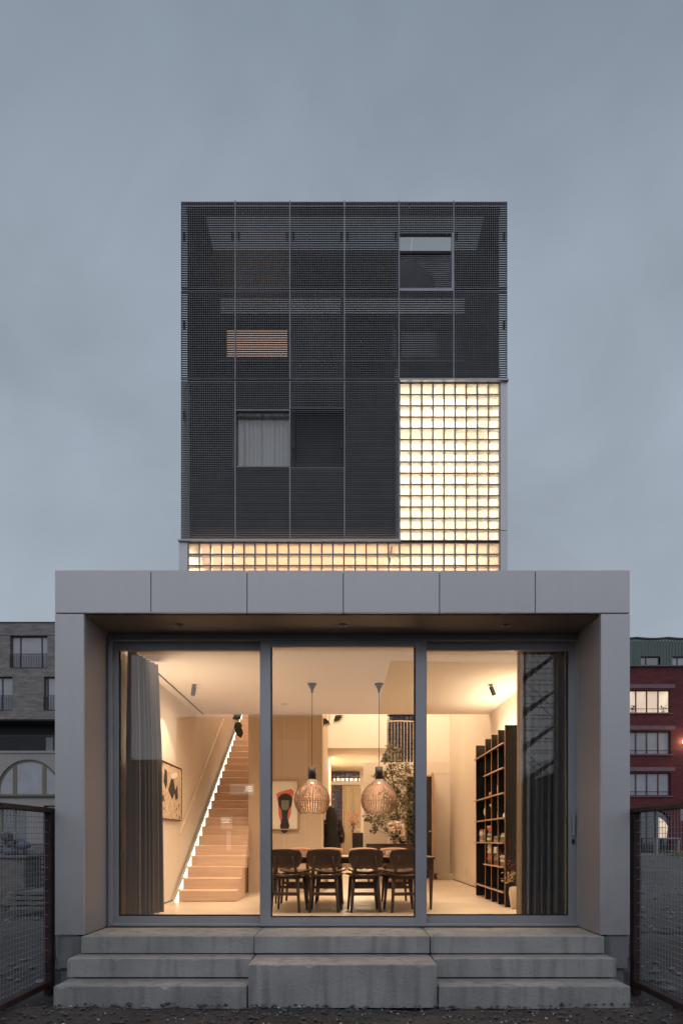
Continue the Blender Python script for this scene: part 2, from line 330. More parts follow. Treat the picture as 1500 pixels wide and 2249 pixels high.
def facade(mb, x0, x1, z0, z1, y, holes, depth):
    """wall sheet facing -Y with rectangular openings that have reveals"""
    xs = sorted({x0, x1, *[v for h in holes for v in h[:2] if x0 < v < x1]}); zs = sorted({z0, z1, *[v for h in holes for v in h[2:] if z0 < v < z1]})
    for xa, xb in zip(xs, xs[1:]):
        for za, zb in zip(zs, zs[1:]):
            cx, cz = (xa+xb)/2, (za+zb)/2
            if any(h[0] < cx < h[1] and h[2] < cz < h[3] for h in holes): continue
            mb.add([(xa,y,za),(xb,y,za),(xb,y,zb),(xa,y,zb)], [(0,1,2,3)])
    for a, b, c, d in holes:
        a = max(a, x0); b = min(b, x1); Y = y+depth
        mb.add([(a,y,c),(a,y,d),(a,Y,d),(a,Y,c)], [(0,1,2,3)]); mb.add([(b,y,c),(b,Y,c),(b,Y,d),(b,y,d)], [(0,1,2,3)])
        mb.add([(a,y,c),(a,Y,c),(b,Y,c),(b,y,c)], [(0,1,2,3)]); mb.add([(a,y,d),(b,y,d),(b,Y,d),(a,Y,d)], [(0,1,2,3)])
    return mb
def smooth(o, ang=None):
    o.data.polygons.foreach_set('use_smooth', [True]*len(o.data.polygons)); return o
def tagit(o, label=None, cat=None, group=None, kind=None):
    if label: o['label'] = label
    if cat: o['category'] = cat
    if group: o['group'] = group
    if kind: o['kind'] = kind
    return o
def thing(name, label, cat, loc=(0,0,0), rz=0, group=None):
    o = bpy.data.objects.new(name, None); COL.objects.link(o); o.location = loc; o.rotation_euler = (0,0,rz); o.empty_display_size = .1
    return tagit(o, label, cat, group)
def obj(name, mb, mats, parent=None, world=True, kind=None, label=None, loc=None, rot=None):
    """one mesh object; world=True: vertices already in world coordinates under an unrotated thing"""
    me = mb if isinstance(mb, bpy.types.Mesh) else mb.mesh(name, *(mats if isinstance(mats, (list, tuple)) else [mats]))
    o = bpy.data.objects.new(name, me); COL.objects.link(o)
    if parent:
        o.parent = parent
        if world and parent.type == 'EMPTY': o.matrix_parent_inverse = Matrix.Translation(-Vector(parent.location))
    if loc: o.location = loc
    if rot: o.rotation_euler = rot
    if kind: o['kind'] = kind
    if label: o['label'] = label
    return o
def solo(name, mb, mats, label, cat, group=None, kind=None): return tagit(obj(name, mb, mats), label, cat, group, kind)
def copy_tree(o, parent=None):
    c = o.copy(); COL.objects.link(c)
    if parent: c.parent = parent
    for ch in list(o.children): copy_tree(ch, c)
    return c
def recalc(o):
    import bmesh
    b = bmesh.new(); b.from_mesh(o.data); bmesh.ops.recalc_face_normals(b, faces=b.faces); b.to_mesh(o.data); b.free(); return o
# ---------------------------------------------------------------- ground
def axis(parts):
    a = []
    for lo, hi, st in parts: a += list(np.arange(lo, hi, st))
    return a
gx = axis([(-500,-100,50), (-100,-30,10), (-30,-7,.8), (-7,7,.07), (7,30,.8), (30,100,10), (100,501,50)])
gy = axis([(-300,-60,30), (-60,2.4,4), (2.4,6.6,.055), (6.6,20,.28), (20,60,1.0), (60,120,8), (120,800,60)])
vs = []
for y in gy:
    for x in gx:
        z = 0.0
        if abs(x) < 60 and 0 < y < 60:
            z = noise.noise((x*.6, y*.6, 1)) * .035 + noise.noise((x*3.1, y*3.1, 4)) * .022 + max(0, noise.noise((x*9, y*9, 8))) * .020
            if y < 6.5: z += max(0, noise.noise((x*22, y*22, 2)) - .15) * .05
            if abs(x) > 3.4 and y > 8: z += max(0, noise.noise((x*.35, y*.35, 11))) * .35
            if abs(x) < 2.95 and y > 5.75: z = -.05
        vs.append((x, y, z - .012))
nx = len(gx); fs = [(j*nx+i, j*nx+i+1, (j+1)*nx+i+1, (j+1)*nx+i) for j in range(len(gy)-1) for i in range(nx-1)]
m = mat('bare_site_soil', (.085, .074, .070), rough=.95, var=.4, scale=1.1, bump=.8, bscale=28, detail=10)
t = m.node_tree; b = t.nodes['Principled BSDF']; src = b.inputs['Base Color'].links[0].from_socket
n = t.nodes.new('ShaderNodeTexNoise'); n.inputs['Scale'].default_value = .12; n.inputs['Detail'].default_value = 6
tcn = t.nodes.new('ShaderNodeTexCoord'); t.links.new(tcn.outputs['Object'], n.inputs['Vector'])
se = t.nodes.new('ShaderNodeSeparateXYZ'); t.links.new(tcn.outputs['Object'], se.inputs[0])
mrn = t.nodes.new('ShaderNodeMapRange'); mrn.inputs[1].default_value = 6; mrn.inputs[2].default_value = 16; t.links.new(se.outputs['Y'], mrn.inputs[0])
mi = t.nodes.new('ShaderNodeMix'); mi.data_type = 'RGBA'; mi.inputs[7].default_value = (.155, .145, .14, 1)   # sandy beyond the garden strip
t.links.new(mrn.outputs[0], mi.inputs[0]); t.links.new(src, mi.inputs[6])
mp2 = t.nodes.new('ShaderNodeMix'); mp2.data_type = 'RGBA'; mp2.blend_type = 'MULTIPLY'; mp2.inputs[0].default_value = .8
rp = t.nodes.new('ShaderNodeValToRGB'); rp.color_ramp.elements[0].position = .35; rp.color_ramp.elements[0].color = (.45,.45,.45,1); rp.color_ramp.elements[1].position = .65
t.links.new(n.outputs[0], rp.inputs[0]); t.links.new(mi.outputs[2], mp2.inputs[6]); t.links.new(rp.outputs[0], mp2.inputs[7]); t.links.new(mp2.outputs[2], b.inputs['Base Color'])
me = bpy.data.meshes.new('ground'); me.from_pydata(vs, [], fs); me.materials.append(m); me.update()
g = bpy.data.objects.new('ground', me); COL.objects.link(g); g['kind'] = 'structure'; smooth(g)
def pebbles(name, mt, n, area, rmin, rmax, label, cat, zf=0.0):
    mb = MB()
    for k in range(n):
        x, y = area(k); r = random.uniform(rmin, rmax) * random.random()**.5; z = zf + noise.noise((x*.6, y*.6, 1))*.035 + noise.noise((x*3.1, y*3.1, 4))*.022
        u = [Vector((random.gauss(0,1), random.gauss(0,1), random.gauss(0,.6))) for _ in range(4)]
        c = Vector((x, y, z + r*.2)); base = [c + Vector((math.cos(a)*r*random.uniform(.7,1.3), math.sin(a)*r*random.uniform(.6,1.1), random.uniform(-.2,.3)*r)) for a in (0,1.3,2.5,3.8,5.1)]
        top = c + Vector((random.uniform(-.3,.3)*r, random.uniform(-.3,.3)*r, r*random.uniform(.4,.9))); bot = c - Vector((0,0,r*.6))
        mb.add(base + [top, bot], [(0,1,5),(1,2,5),(2,3,5),(3,4,5),(4,0,5),(1,0,6),(2,1,6),(3,2,6),(4,3,6),(0,4,6)])
    return solo(name, mb, mt, label, cat, kind='stuff')
pebbles('gravel', M['stone'], 2600, lambda k: (random.uniform(-4.2,4.2), random.uniform(4.7,5.9)), .006, .03, 'dark loose stones and clods lying on the soil before the steps', 'gravel')
pebbles('gravel', M['whiteS'], 230, lambda k: (random.gauss(0.2,1.3) if k % 3 else random.uniform(-3.6,3.6), random.uniform(5.0,5.78)), .004, .017, 'small pale chips scattered over the dark soil', 'chips')
pebbles('rubble', M['rubble'], 5200, lambda k: (random.choice((-1,1))*random.uniform(2.95,8+k*.002), random.uniform(5.0,9+k*.006)), .015, .075, 'broken stones and clods strewn over the building site beyond the fences', 'rubble')

# ---------------------------------------------------------------- the house (extension in front, tower behind)
FY, DY, TY = 6.36, 6.98, 11.40
house = thing('town_house', 'narrow grey metal-clad house with a dark grating tower above a glazed garden room', 'house', (0, FY, 0))
def hp(name, mb, mt, label=None, kind=None): return obj(name, mb, mt, house, label=label, kind=kind)
CE = 3.516           # soffit and garden-room ceiling
x0, x1 = -2.675, 2.675
ztop = Z(1252.5, FY)
# fascia panels (six) with open joints
js = [121, 332, 543, 754, 965, 1175, 1383]
for a, b in zip(js, js[1:]):
    hp('cladding_panel', MB().cbox(X(a,FY)+.003, X(b,FY)-.003, FY, FY+.035, CE+.0, ztop, .003), M['clad'])
hp('roof', MB().box(x0+.006, x1-.006, FY+.03, TY+.10, CE+.012, ztop-.015), M['clad'])
hp('backing', MB().box(x0+.01, x1-.01, FY+.02, FY+.055, CE+.01, ztop-.02), M['gasket'])
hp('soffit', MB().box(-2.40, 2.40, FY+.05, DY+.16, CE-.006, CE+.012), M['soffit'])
for s in (-1, 1):
    a, b = sorted((s*2.405, s*2.675))
    hp('cladding_panel', MB().cbox(a, b, FY+.002, FY+.035, F-.005, CE-.008, .003), M['clad'])
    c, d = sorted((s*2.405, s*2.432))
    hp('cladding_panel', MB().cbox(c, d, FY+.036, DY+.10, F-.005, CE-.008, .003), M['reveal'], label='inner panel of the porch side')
    hp('side_wall', MB().box(*sorted((s*2.47, s*2.674)), FY+.036, 21.3, .30, CE+.011), M['clad'])
    hp('side_core', MB().box(*sorted((s*2.433, s*2.469)), FY+.036, DY+.10, .30, CE-.01), M['gasket'])
    a, b = sorted((s*2.44, s*2.66))
    hp('plinth_panel', MB().cbox(a, b, FY+.02, FY+.05, .20, F-.02, .003), M['concd'])
    hp('plinth', MB().box(*sorted((s*2.46, s*2.64)), FY+.06, 20, -.1, .30), M['concd'])
# unlit downlights in the soffit
for px in (395, 753, 1110):
    d = 6.70; x = X(px, d)
    o = hp('downlight', MB().lathe([(.030, -.004), (.045, -.010), (.047, -.004), (.047, .0)], (x, d, CE-.006), 24, False), M['alu'])
    obj('lamp_recess', MB().lathe([(.0305, -.0085), (.026, -.007)], (x, d, CE-.006), 24), M['gasket'], o)
# fascia of sliding doors ------------------------------------------------
def ring(mb, xa, xb, za, zb, y0, y1, l, r, t, bt):
    mb.cbox(xa, xa+l, y0, y1, za, zb, .004); mb.cbox(xb-r, xb, y0, y1, za, zb, .004)
    mb.box(xa+l, xb-r, y0+.0015, y1-.0015, zb-t, zb-.001); mb.box(xa+l, xb-r, y0+.0015, y1-.0015, za+.001, za+bt)
    return mb
d = DY
hp('door_frame', ring(MB(), X(237,d), X(1278,d), F-.005, CE-.008, d, d+.16, .040, .045, .065, .030), M['alu'])
hp('door_track', MB().box(X(237,d)+.05, X(1278,d)-.05, d-.012, d+.0, CE-.078, CE-.060), M['alu'])
hp('door_track', MB().box(X(237,d)+.05, X(1278,d)-.05, d-.01, d-.0, F+.004, F+.018), M['alu'], label='floor track')
def door(name, pxs, d, glasspx, label):
    xa, xb, gz = X(pxs[0],d), X(pxs[1],d), None
    xl, xr, zt, zb = X(glasspx[0],d), X(glasspx[1],d), Z(glasspx[2],d), Z(glasspx[3],d)
    fr = hp(name, ring(MB(), xa, xb, F+.006, min(CE-.075, Z(pxs[2],d)), d, d+.055, xl-xa, xb-xr, Z(pxs[2],d)-zt, zb-F-.006), M['alu'], label=label)
    gk = .012
    obj('gasket', ring(MB(), xl, xr, zb, zt, d+.012, d+.05, gk, gk, gk, gk), M['gasket'], fr)
    obj('pane', MB().box(xl+gk, xr-gk, d+.022, d+.046, zb+gk, zt-gk), M['glass'], fr)
    return fr
ld = door('sliding_door', (248, 594, 1405), d+.075, (261, 575, 1422.5, 2012), 'sliding glass door before the staircase')
rd = door('sliding_door', (912, 1265, 1405), d+.075, (932, 1248, 1422.5, 2011), 'sliding glass door before the bookcase')
cp = door('fixed_window', (571, 937, 1402), d+.004, (595, 912, 1416, 2015), 'middle glass pane before the dining table')
# handles
hx = X(246.5, d+.06)
obj('handle', MB().cbox(hx-.002, hx+.017, d+.035, d+.055, Z(1882,d), Z(1834,d), .004).box(hx, hx+.012, d+.05, d+.08, Z(1880,d), Z(1874,d)).box(hx, hx+.012, d+.05, d+.08, Z(1842,d), Z(1836,d)), M['alu'], ld)
hx = X(1257, d+.06)
obj('handle', MB().cbox(hx-.002, hx+.017, d+.035, d+.055, Z(1836,d), Z(1787,d), .004).box(hx, hx+.012, d+.05, d+.08, Z(1834,d), Z(1828,d)).box(hx, hx+.012, d+.05, d+.08, Z(1795,d), Z(1789,d)), M['alu'], rd)
obj('lock', MB().cbox(hx-.003, hx+.018, d+.055, d+.078, Z(1854,d), Z(1843,d), .004), M['blackmetal'], rd)

# interior shell ----------------------------------------------------------
iw = 2.47; V0, V1, RY = 11.50, 15.70, 21.0     # void between V0 and V1, rear front at RY
hp('floor', MB().box(-iw+.001, iw-.001, DY+.162, RY, F-.20, F), M['floor'])
hp('ceiling', MB().box(-iw+.001, iw-.001, DY+.165, V0, CE, CE+.010), M['ceil'])
hp('ceiling_track', MB().box(-2.345, -2.320, DY+.25, V0-.02, CE-.004, CE-.001), M['gasket'])
for s in (-1, 1):
    hp('plaster_wall', MB().box(*sorted((s*(iw-.004), s*(iw+.02))), DY+.162, RY, F, CE-.001), M['plaster'])
    hp('plaster_wall', MB().box(*sorted((s*(iw-.004), s*(iw+.18))), V0+.002, RY, CE+.0, 5.40), M['plaster'])
    hp('plaster_wall', MB().box(*sorted((s*2.628, s*2.652)), V0+.018, RY, 5.401, 6.60 if s < 0 else 6.38), M['plaster'])
    hp('skirting', MB().box(*sorted((s*(iw-.006), s*(iw-.018))), DY+.2, V1, F+.001, F+.012), M['gasket'])
hp('void_ceiling', MB().box(-2.627, .86, V0+.02, 12.86, 6.60, 6.64), M['ceil'])
hp('void_ceiling', MB().box(-2.627, 2.627, 12.861, RY, 6.60, 6.64), M['ceil'])
hp('tower_front_wall', MB().box(-2.62, 2.62, TY+.02, V0-.001, CE+.02, 5.88), M['plaster'])
# block of rooms beside the stairs
bx0, bx1 = -1.585, -.335
hp('panel_wall', MB().box(bx0, bx1, V0+.02, RY, F, 5.2), M['panelwall'])
hp('wall_batten', MB().box(bx0+.60, bx0+.604, V0+.012, V0+.0195, F, CE).box(bx0+.96, bx0+.964, V0+.012, V0+.0195, F, CE), M['plaster'])
hp('corner_trim', MB().box(bx1-.012, bx1+.004, V0+.010, V0+.0195, F, CE), M['plaster'])
hp('skirting', MB().box(bx0, bx1, V0+.008, V0+.0195, F+.001, F+.05), M['panelwall'])
# upper wall and mezzanine
mz0, mz1 = Z(1700,V1), Z(1674,V1)
hp('upper_wall', MB().box(bx1+.002, X(850,V1), V1, V1+.16, CE+.001, 6.59), M['ceil'])
hp('upper_wall', MB().box(X(928,V1), iw-.006, V1+.002, V1+.16, mz1+.001, 6.59), M['ceil'])
hp('rear_ceiling', MB().box(bx1+.002, X(850,V1), V1+.161, RY, CE, CE+.12), M['plaster'])
hp('mezzanine', MB().box(X(838,V1), iw-.005, V1-.001, RY, mz0, mz1), M['plaster'])
hp('lower_wall', MB().box(X(798,V1), X(891,V1), V1+.004, V1+.20, F, mz1-.005), M['plaster'])
hp('lower_wall', MB().box(X(950,V1), iw-.005, V1+.004, V1+.20, F, mz0-.001), M['plaster'])
hp('lower_wall', MB().box(X(891,V1), X(950,V1), V1+.006, V1+.20, Z(1703,V1), mz0-.001), M['plaster'])
hp('platform', MB().box(X(952,V1), iw-.006, V1-.55, V1, F, F+.12), M['floor'])
hp('balustrade', (lambda mb: [mb.tube((x, V1+.05, mz1), (x, V1+.05, mz1+.93),   .006, n=6) for x in np.arange(X(853,V1), X(926,V1), .072)] and mb.path([(X(850,V1), V1+.05, mz1+.95), (1.35, V1+.05, mz1+.955), (1.8, V1+.03, mz1+.93)], .014))(MB()), M['ceramic'])
# rear facade of glass blocks
def grid(mb, xa, xb, za, zb, y, pitch, w, dep):
    x = xa
    while x <= xb+.001: mb.box(x-w/2, x+w/2, y, y+dep, za, zb); x += pitch
    z = za
    while z <= zb+.001: mb.box(xa, xb, y+.002, y+dep-.002, z-w/2, z+w/2); z += pitch
    return mb
pit = .133
hp('rear_block_grid', grid(grid(grid(MB(), bx1+.01, .70, Z(1717,RY), Z(1694,RY), RY, pit, .036, .08), bx1+.01, .70, F+.1, Z(1724,RY), RY, pit, .036, .08), X(850,V1), iw, mz1, 6.55, RY, .146, .03, .08), M['joint'], kind='stuff')
hp('rear_glazing', MB().box(bx1, iw, RY+.03, RY+.05, F, 6.6), M['tint'])
hp('rear_beam', MB().box(bx1, .72, RY-.12, RY-.01, Z(1724,RY), Z(1717,RY)), M['plaster'])
hp('rear_wall', MB().box(X(790,RY), X(838,RY), RY-.1, RY+.02, F, CE), M['plaster'])
hp('rear_wall', MB().box(-2.6, bx1-.001, RY+.001, RY+.2, F, 9.0), M['plaster'])
# tower: side faces, ledges, cores
tx0, tx1 = X(394,TY), X(1114.5,TY)
bl, bm, br = X(414,TY), X(877.5,TY), X(1097,TY)
ztL, ztR, ztT = Z(1187,TY), Z(836,TY), Z(442,TY)
hp('cladding_panel', MB().cbox(tx0, bl-.006, TY-.02, TY+.05, ztop+.01, ztL-.03, .003), M['clad'])
zj = Z(1166.5, TY)
hp('cladding_panel', MB().cbox(br+.006, tx1-.01, TY-.02, TY+.05, ztop+.01, zj-.004, .003), M['clad'])
hp('cladding_panel', MB().cbox(br+.006, tx1-.01, TY-.02, TY+.05, zj+.004, ztR-.035, .003), M['clad'])
hp('side_wall', MB().box(tx0+.02, -2.56, TY+.051, 21.2, CE+.02, 9.05), M['clad'])
hp('side_wall', MB().box(2.655, tx1-.02, TY+.051, 21.2, CE+.02, 9.05), M['clad'])
hp('ledge', MB().cbox(tx0-.006, bm+.02, TY-.07, TY+.06, ztL-.034, ztL-.004, .004), M['alu'])
hp('ledge', MB().cbox(bm-.01, tx1+.002, TY-.07, TY+.06, ztR-.034, ztR-.004, .004), M['alu'])
hp('block_surround', MB().box(bm-.030, bm-.006, TY-.03, TY+.10, ztL+.0, ztR-.036), M['rail'])
# glass blocks: 28 x 3 in the band, 9 x 14 in the stair light
P = (br - bm) / 9.0
gb = MB(); w = P/2 - .0055; t = .008; dp = .115
rows = []
for (a, bb) in ((w, w-.010),):
    o = [(-w,-w),(w,-w),(w,w),(-w,w)]; i = [(-w+t,-w+t),(w-t,-w+t),(w-t,w-t),(-w+t,w-t)]
    vv = [(x, 0, z) for x, z in o] + [(x, .006, z) for x, z in i] + [(x, dp, z) for x, z in o] + [(x, dp-.006, z) for x, z in i]
    ff = [(k, (k+1) % 4, 4+(k+1) % 4, 4+k) for k in range(4)] + [(8+(k+1) % 4, 8+k, 12+k, 12+(k+1) % 4) for k in range(4)] + \
         [(4+(k+1) % 4, 12+(k+1) % 4, 12+k, 4+k) for k in range(4)] + [((k+1) % 4, k, 8+k, 8+(k+1) % 4) for k in range(4)]
    gb.add(vv, ff)
gb.m = 1
gb.add([(-w+t,.010,-w+t),(w-t,.010,-w+t),(w-t,.010,w-t),(-w+t,.010,w-t)], [(0,1,2,3)])
bme = gb.mesh('glass_block', M['block'], M['glassb'])
ncol = int(round((bm - bl) / P)); PB = (bm - bl) / ncol
k = 0
zt = ztR - .040; PZ = (zt - (ztL - .0)) / 14.0
zlist = [zt - PZ*(r+.5) for r in range(14)]
zb0 = ztL - .040; zband = [zb0 - PZ*(r+.5) for r in range(3)]
for z in zlist:
    for c in range(9):
        o = obj('glass_block', bme, None, house); o.location = (bm + P*(c+.5), TY-FY+TY*0 + FY, z); o.scale = (P/P, 1, PZ/P)
for z in zband:
    for c in range(9 + ncol):
        x = bm + P*(c-ncol+.5) if c >= ncol else bl + PB*(c+.5)
        o = obj('glass_block', bme, None, house); o.location = (x, FY + TY - FY, z); o.scale = (PB/P if c < ncol else 1, 1, PZ/P)
jm = MB()
for c in range(10): jm.box(bm+P*c-.006, bm+P*c+.006, TY+.004, TY+dp-.004, zband[-1]-PZ/2, zt)
for c in range(ncol): jm.box(bl+PB*c-.006, bl+PB*c+.006, TY+.004, TY+dp-.004, zband[-1]-PZ/2, zb0)
for r in range(15): jm.box(bm, br, TY+.006, TY+dp-.006, zt-PZ*r-.006, zt-PZ*r+.006)
for r in range(4): jm.box(bl, br, TY+.006, TY+dp-.006, zb0-PZ*r-.006, zb0-PZ*r+.006)
hp('joint_grid', jm, M['joint'], kind='stuff')
hp('block_sill', MB().box(-2.62, 2.62, TY+.0, TY+.10, 5.80, zband[-1]-PZ/2), M['joint'])
# stair shaft behind the blocks
SB = 12.75
hp('shaft_wall', MB().box(bm-.05, br+.03, SB, SB+.1, 6.42, 9.35), M['white'])
hp('shaft_wall', MB().box(bm-.06, bm-.006, TY+.101, SB, 6.42, 9.35), M['white'])
hp('shaft_wall', MB().box(br+.006, br+.030, TY+.101, SB, 6.416, 9.35), M['white'])
hp('shaft_ceiling', MB().box(bm-.05, br+.03, TY+.101, SB, 9.02, 9.04), M['white'])
hp('shaft_floor', MB().box(bm-.05, br+.03, TY+.101, SB, 6.385, 6.415), M['ceil'])
# side panels round the band room

# gratings -----------------------------------------------------------------
gy0 = TY - .04
cols = [400, 517, 637, 756.5, 876, 996, 1113]
cols = [X(c, gy0) for c in cols]; cols[0] = X(397, gy0); cols[-1] = X(1114.5, gy0)
pv, ph = .0352, .0382
def grating(xa, xb, za, zb, y=gy0, dep=.030):
    mb = MB(); n = max(2, int(round((xb-xa)/pv))); m_ = max(2, int(round((zb-za)/ph)))
    mb.box(xa, xa+.006, y-.004, y+.034, za, zb); mb.box(xb-.006, xb, y-.004, y+.034, za, zb)
    for i in range(1, n): x = xa+(xb-xa)*i/n; mb.box(x-.0022, x+.0022, y-.002, y+.010, za+.002, zb-.002)
    for j in range(m_+1):
        z = za+(zb-za)*j/m_; hh = .0027 if 0 < j < m_ else .006
        mb.box(xa+.006, xb-.006, y, y+dep, z-hh+(hh if j == 0 else 0)-(hh if j == m_ else 0), z+hh+(hh if j == 0 else 0)-(hh if j == m_ else 0))
    return mb
def gp(i, pa, pb, dep=.030): # panel between photo rows pa (top) and pb
    g_ = .008
    o = hp('grating_panel', grating(cols[i]+g_, cols[i+1]-g_, Z(pb,gy0)+.006, Z(pa,gy0)-.006, dep=dep), M['grate'] if dep > .01 else M['gratedark'], kind='stuff')
    # fixing brackets behind the upper corners
    for s in (cols[i]+.05, cols[i+1]-.05):
        for zz in (Z(pa,gy0)-.55,):
            if Z(pa,gy0)-Z(pb,gy0) > .9: obj('bracket', MB().box(s-.02, s+.02, gy0+.032, gy0+.08, zz-.06, zz+.06), M['blackmetal'], o)
for i in range(6):
    if i == 4: gp(4, 442, 513)
    else: gp(i, 442, 635)
    gp(i, 637, 834)
gp(0, 836, 1184); gp(3, 836, 1184); gp(1, 836, 901); gp(1, 1025, 1184); gp(2, 836, 898); gp(2, 900, 1023, .004); gp(2, 1025, 1184)
for c in cols[1:-1]:
    hp('mullion', MB().cbox(c-.006, c+.006, gy0-.012, gy0+.055, Z(834,gy0), ztT-.02, .002), M['rail'])
for c in cols[1:4]:
    hp('mullion', MB().cbox(c-.006, c+.006, gy0-.012, gy0+.055, ztL, Z(836,gy0), .002), M['rail'])
hp('opening_frame', ring(MB(), cols[4]+.002, cols[5]-.002, Z(640,gy0), Z(512,gy0), gy0-.01, gy0+.07, .010, .032, .008, .050), M['rail'])
hp('opening_frame', ring(MB(), cols[1]+.002, cols[2]-.002, Z(1027,gy0), Z(900,gy0), gy0-.01, gy0+.07, .010, .010, .020, .020), M['grate'])
# facade behind the gratings
LY = TY + .10
hA = (X(508,LY), X(645,LY), Z(1035,LY), Z(888,LY)); hB = (X(647,LY), X(757,LY), Z(1026,LY), Z(885,LY))
hp('lower_facade', facade(MB(), tx0+.12, bm-.06, 6.44, 9.03, LY, [hA, hB], .30), M['dark'])
o = hp('window', ring(MB(), hA[0], hA[1], hA[2], hA[3], LY-.05, LY+.02, .02, .02, .04, .02), M['frameD'])
fold = MB(); xs = np.linspace(hA[0]+.03, hA[1]-.03, 60); zz0, zz1 = hA[2]+.03, hA[3]-.05
for i in range(59):
    f_ = lambda x: LY+.05+.012*math.sin(x*44)+.008*math.sin(x*17+1)
    fold.add([(xs[i],f_(xs[i]),zz0),(xs[i+1],f_(xs[i+1]),zz0),(xs[i+1],f_(xs[i+1]),zz1),(xs[i],f_(xs[i]),zz1)], [(0,1,2,3)])
smooth(obj('curtain', fold, M['blind'], o)); obj('pane', MB().box(hA[0]+.03, hA[1]-.03, LY-.02, LY-.01, zz0, zz1), M['glass'], o)
hp('recess', MB().box(hB[0]-.01, hB[1]+.01, LY+.301, LY+.33, hB[2]-.01, hB[3]+.01), M['gasket'])
hp('floor_slab', MB().box(tx0+.12, tx1-.12, TY+.10, 12.6, 9.045, 9.10), M['dark'])
UY = 12.20
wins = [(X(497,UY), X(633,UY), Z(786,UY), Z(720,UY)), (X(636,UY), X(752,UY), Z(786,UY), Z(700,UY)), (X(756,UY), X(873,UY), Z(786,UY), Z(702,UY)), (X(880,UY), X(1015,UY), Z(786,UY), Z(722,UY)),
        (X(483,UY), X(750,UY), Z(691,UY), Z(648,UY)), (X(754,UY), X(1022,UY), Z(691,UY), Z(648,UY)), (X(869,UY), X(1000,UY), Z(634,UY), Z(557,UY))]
tb_ = (X(440,UY), X(1075,UY), Z(556,UY), Z(474,UY))
hp('upper_facade', facade(MB(), tx0+.15, tx1-.15, 9.10, 11.89, UY, wins, .15), M['dark'])
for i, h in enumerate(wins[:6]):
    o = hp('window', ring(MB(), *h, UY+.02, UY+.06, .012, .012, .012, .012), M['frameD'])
    obj('pane', MB().box(h[0]+.012, h[1]-.012, UY+.03, UY+.04, h[2]+.012, h[3]-.012), M['litwin'] if i == 0 else M['mirrord'] if i < 4 else M['bandglow'], o, label='warm lit window behind the grating' if i == 0 else None)
for a_, b_ in ((X(450,TY+.1), X(911,TY+.1)-.006), (X(911,TY+.1)+.006, X(1065,TY+.1))):
    hp('roof_pane', MB().box(a_, b_, TY+.11, UY+.10, 11.90, 11.912), M['skyglass'])
for a_, b_ in ((tx0+.12, X(450,TY+.1)-.001), (X(1065,TY+.1)+.001, tx1-.12)):
    hp('roof_edge', MB().box(a_, b_, TY+.09, UY+.10, 11.90, 12.0), M['dark'])
hp('roof_edge', MB().box(tx0+.12, tx1-.12, TY+.02, TY+.088, 11.88, 12.0), M['dark'])
lv = MB(); z = wins[6][2]+.02
while z < wins[6][3]-.02: lv.add([(X(868,UY),UY+.005,z),(X(1000,UY),UY+.005,z),(X(1000,UY),UY+.022,z+.020),(X(868,UY),UY+.022,z+.020),(X(868,UY),UY+.03,z),(X(1000,UY),UY+.03,z)], [(0,1,2,3),(0,4,5,1),(2,5,4,3)]); z += .036
hp('louvre', lv, M['louvre'], kind='stuff')
cxp = X(868,UY); zp = wins[6][2]; hp('arch_panel', MB().prism([(cxp, zp+.01)] + [(cxp+.70*math.cos(a), zp+.01+.52*math.sin(a)) for a in np.linspace(0, math.pi/2, 16)], 'y', UY-.004, UY+.003), M['archp'])
hp('louvre_backing', MB().box(X(867,UY), X(1001,UY), UY+.10, UY+.12, zp, wins[6][3]), M['palesoffit'])
for py_, xa_, xb_ in ((574, 482, 870), (580, 470, 500), (599, 476, 628), (599, 658, 870), (604, 476, 492), (623, 478, 612), (628, 640, 780)): z = Z(py_,UY); hp('shelf_rail', MB().box(X(xa_,UY), X(xb_,UY), UY-.03, UY-.005, z, z+.010), M['mirror'])
for z in (Z(797,UY), Z(640,UY)): hp('sill_rail', MB().box(X(480,UY), X(1020,UY), UY-.05, UY-.005, z, z+.016), M['rail'])
hp('top_roof', MB().box(tx0+.12, tx1-.12, UY+.101, 21, 11.89, ztT-.05), M['dark'])
hp('tower_side', MB().box(tx0+.12, tx0+.15, TY+.10, 21, 9.11, 11.925), M['dark'])
hp('tower_side', MB().box(tx1-.15, tx1-.12, TY+.10, 21, 9.11, 11.925), M['dark'])
hp('tower_back', MB().box(tx0+.15, tx1-.15, 20.9, 21, 6.65, 11.925), M['dark'])

# concrete steps -------------------------------------------------------------
def slab(w0, w1, y0, y1, z0, z1, label):
    mb = MB(); n = max(20, int((w1-w0)/.022)); st = []; sd_ = random.uniform(0, 99)
    for i in range(n+1):
        x = w0+(w1-w0)*i/n; q = noise.noise((x*9, sd_, 0)); c = .006 + .004*noise.noise((x*30, sd_, 3)) + max(0, q-.33)*.07; c2 = .006+.003*noise.noise((x*25, sd_, 7))
        e_ = min(i, n-i); y_in = .007 if e_ == 0 else 0; zt_ = z1 - (.005 if e_ == 0 else 0) + .0015*noise.noise((x*2, sd_, 5)); yf = y0 + y_in + .002*noise.noise((x*3, sd_, 9))
        st.append([(x,yf,z0), (x,yf,zt_-c), (x,yf+c*.8,zt_), (x,y1,zt_), (x,y1,z0)])
    vs = [v for s_ in st for v in s_]; fs = [(i*5+k, i*5+5+k, i*5+5+(k+1) % 5, i*5+(k+1) % 5)[::-1] for i in range(n) for k in range(5)] + [(0,4,3,2,1), tuple(n*5+k for k in range(5))]
    return solo('concrete_step', MB().add(vs, fs), M['conc'], label, 'step', 'precast steps before the glass doors')
s1, s2, s3 = 6.33, 6.10, 5.79
slab(X(178,s1), X(1,0)+X(558,s1)-.004, s1, DY-.014, .352, .508, 'top concrete step under the sliding door by the staircase')
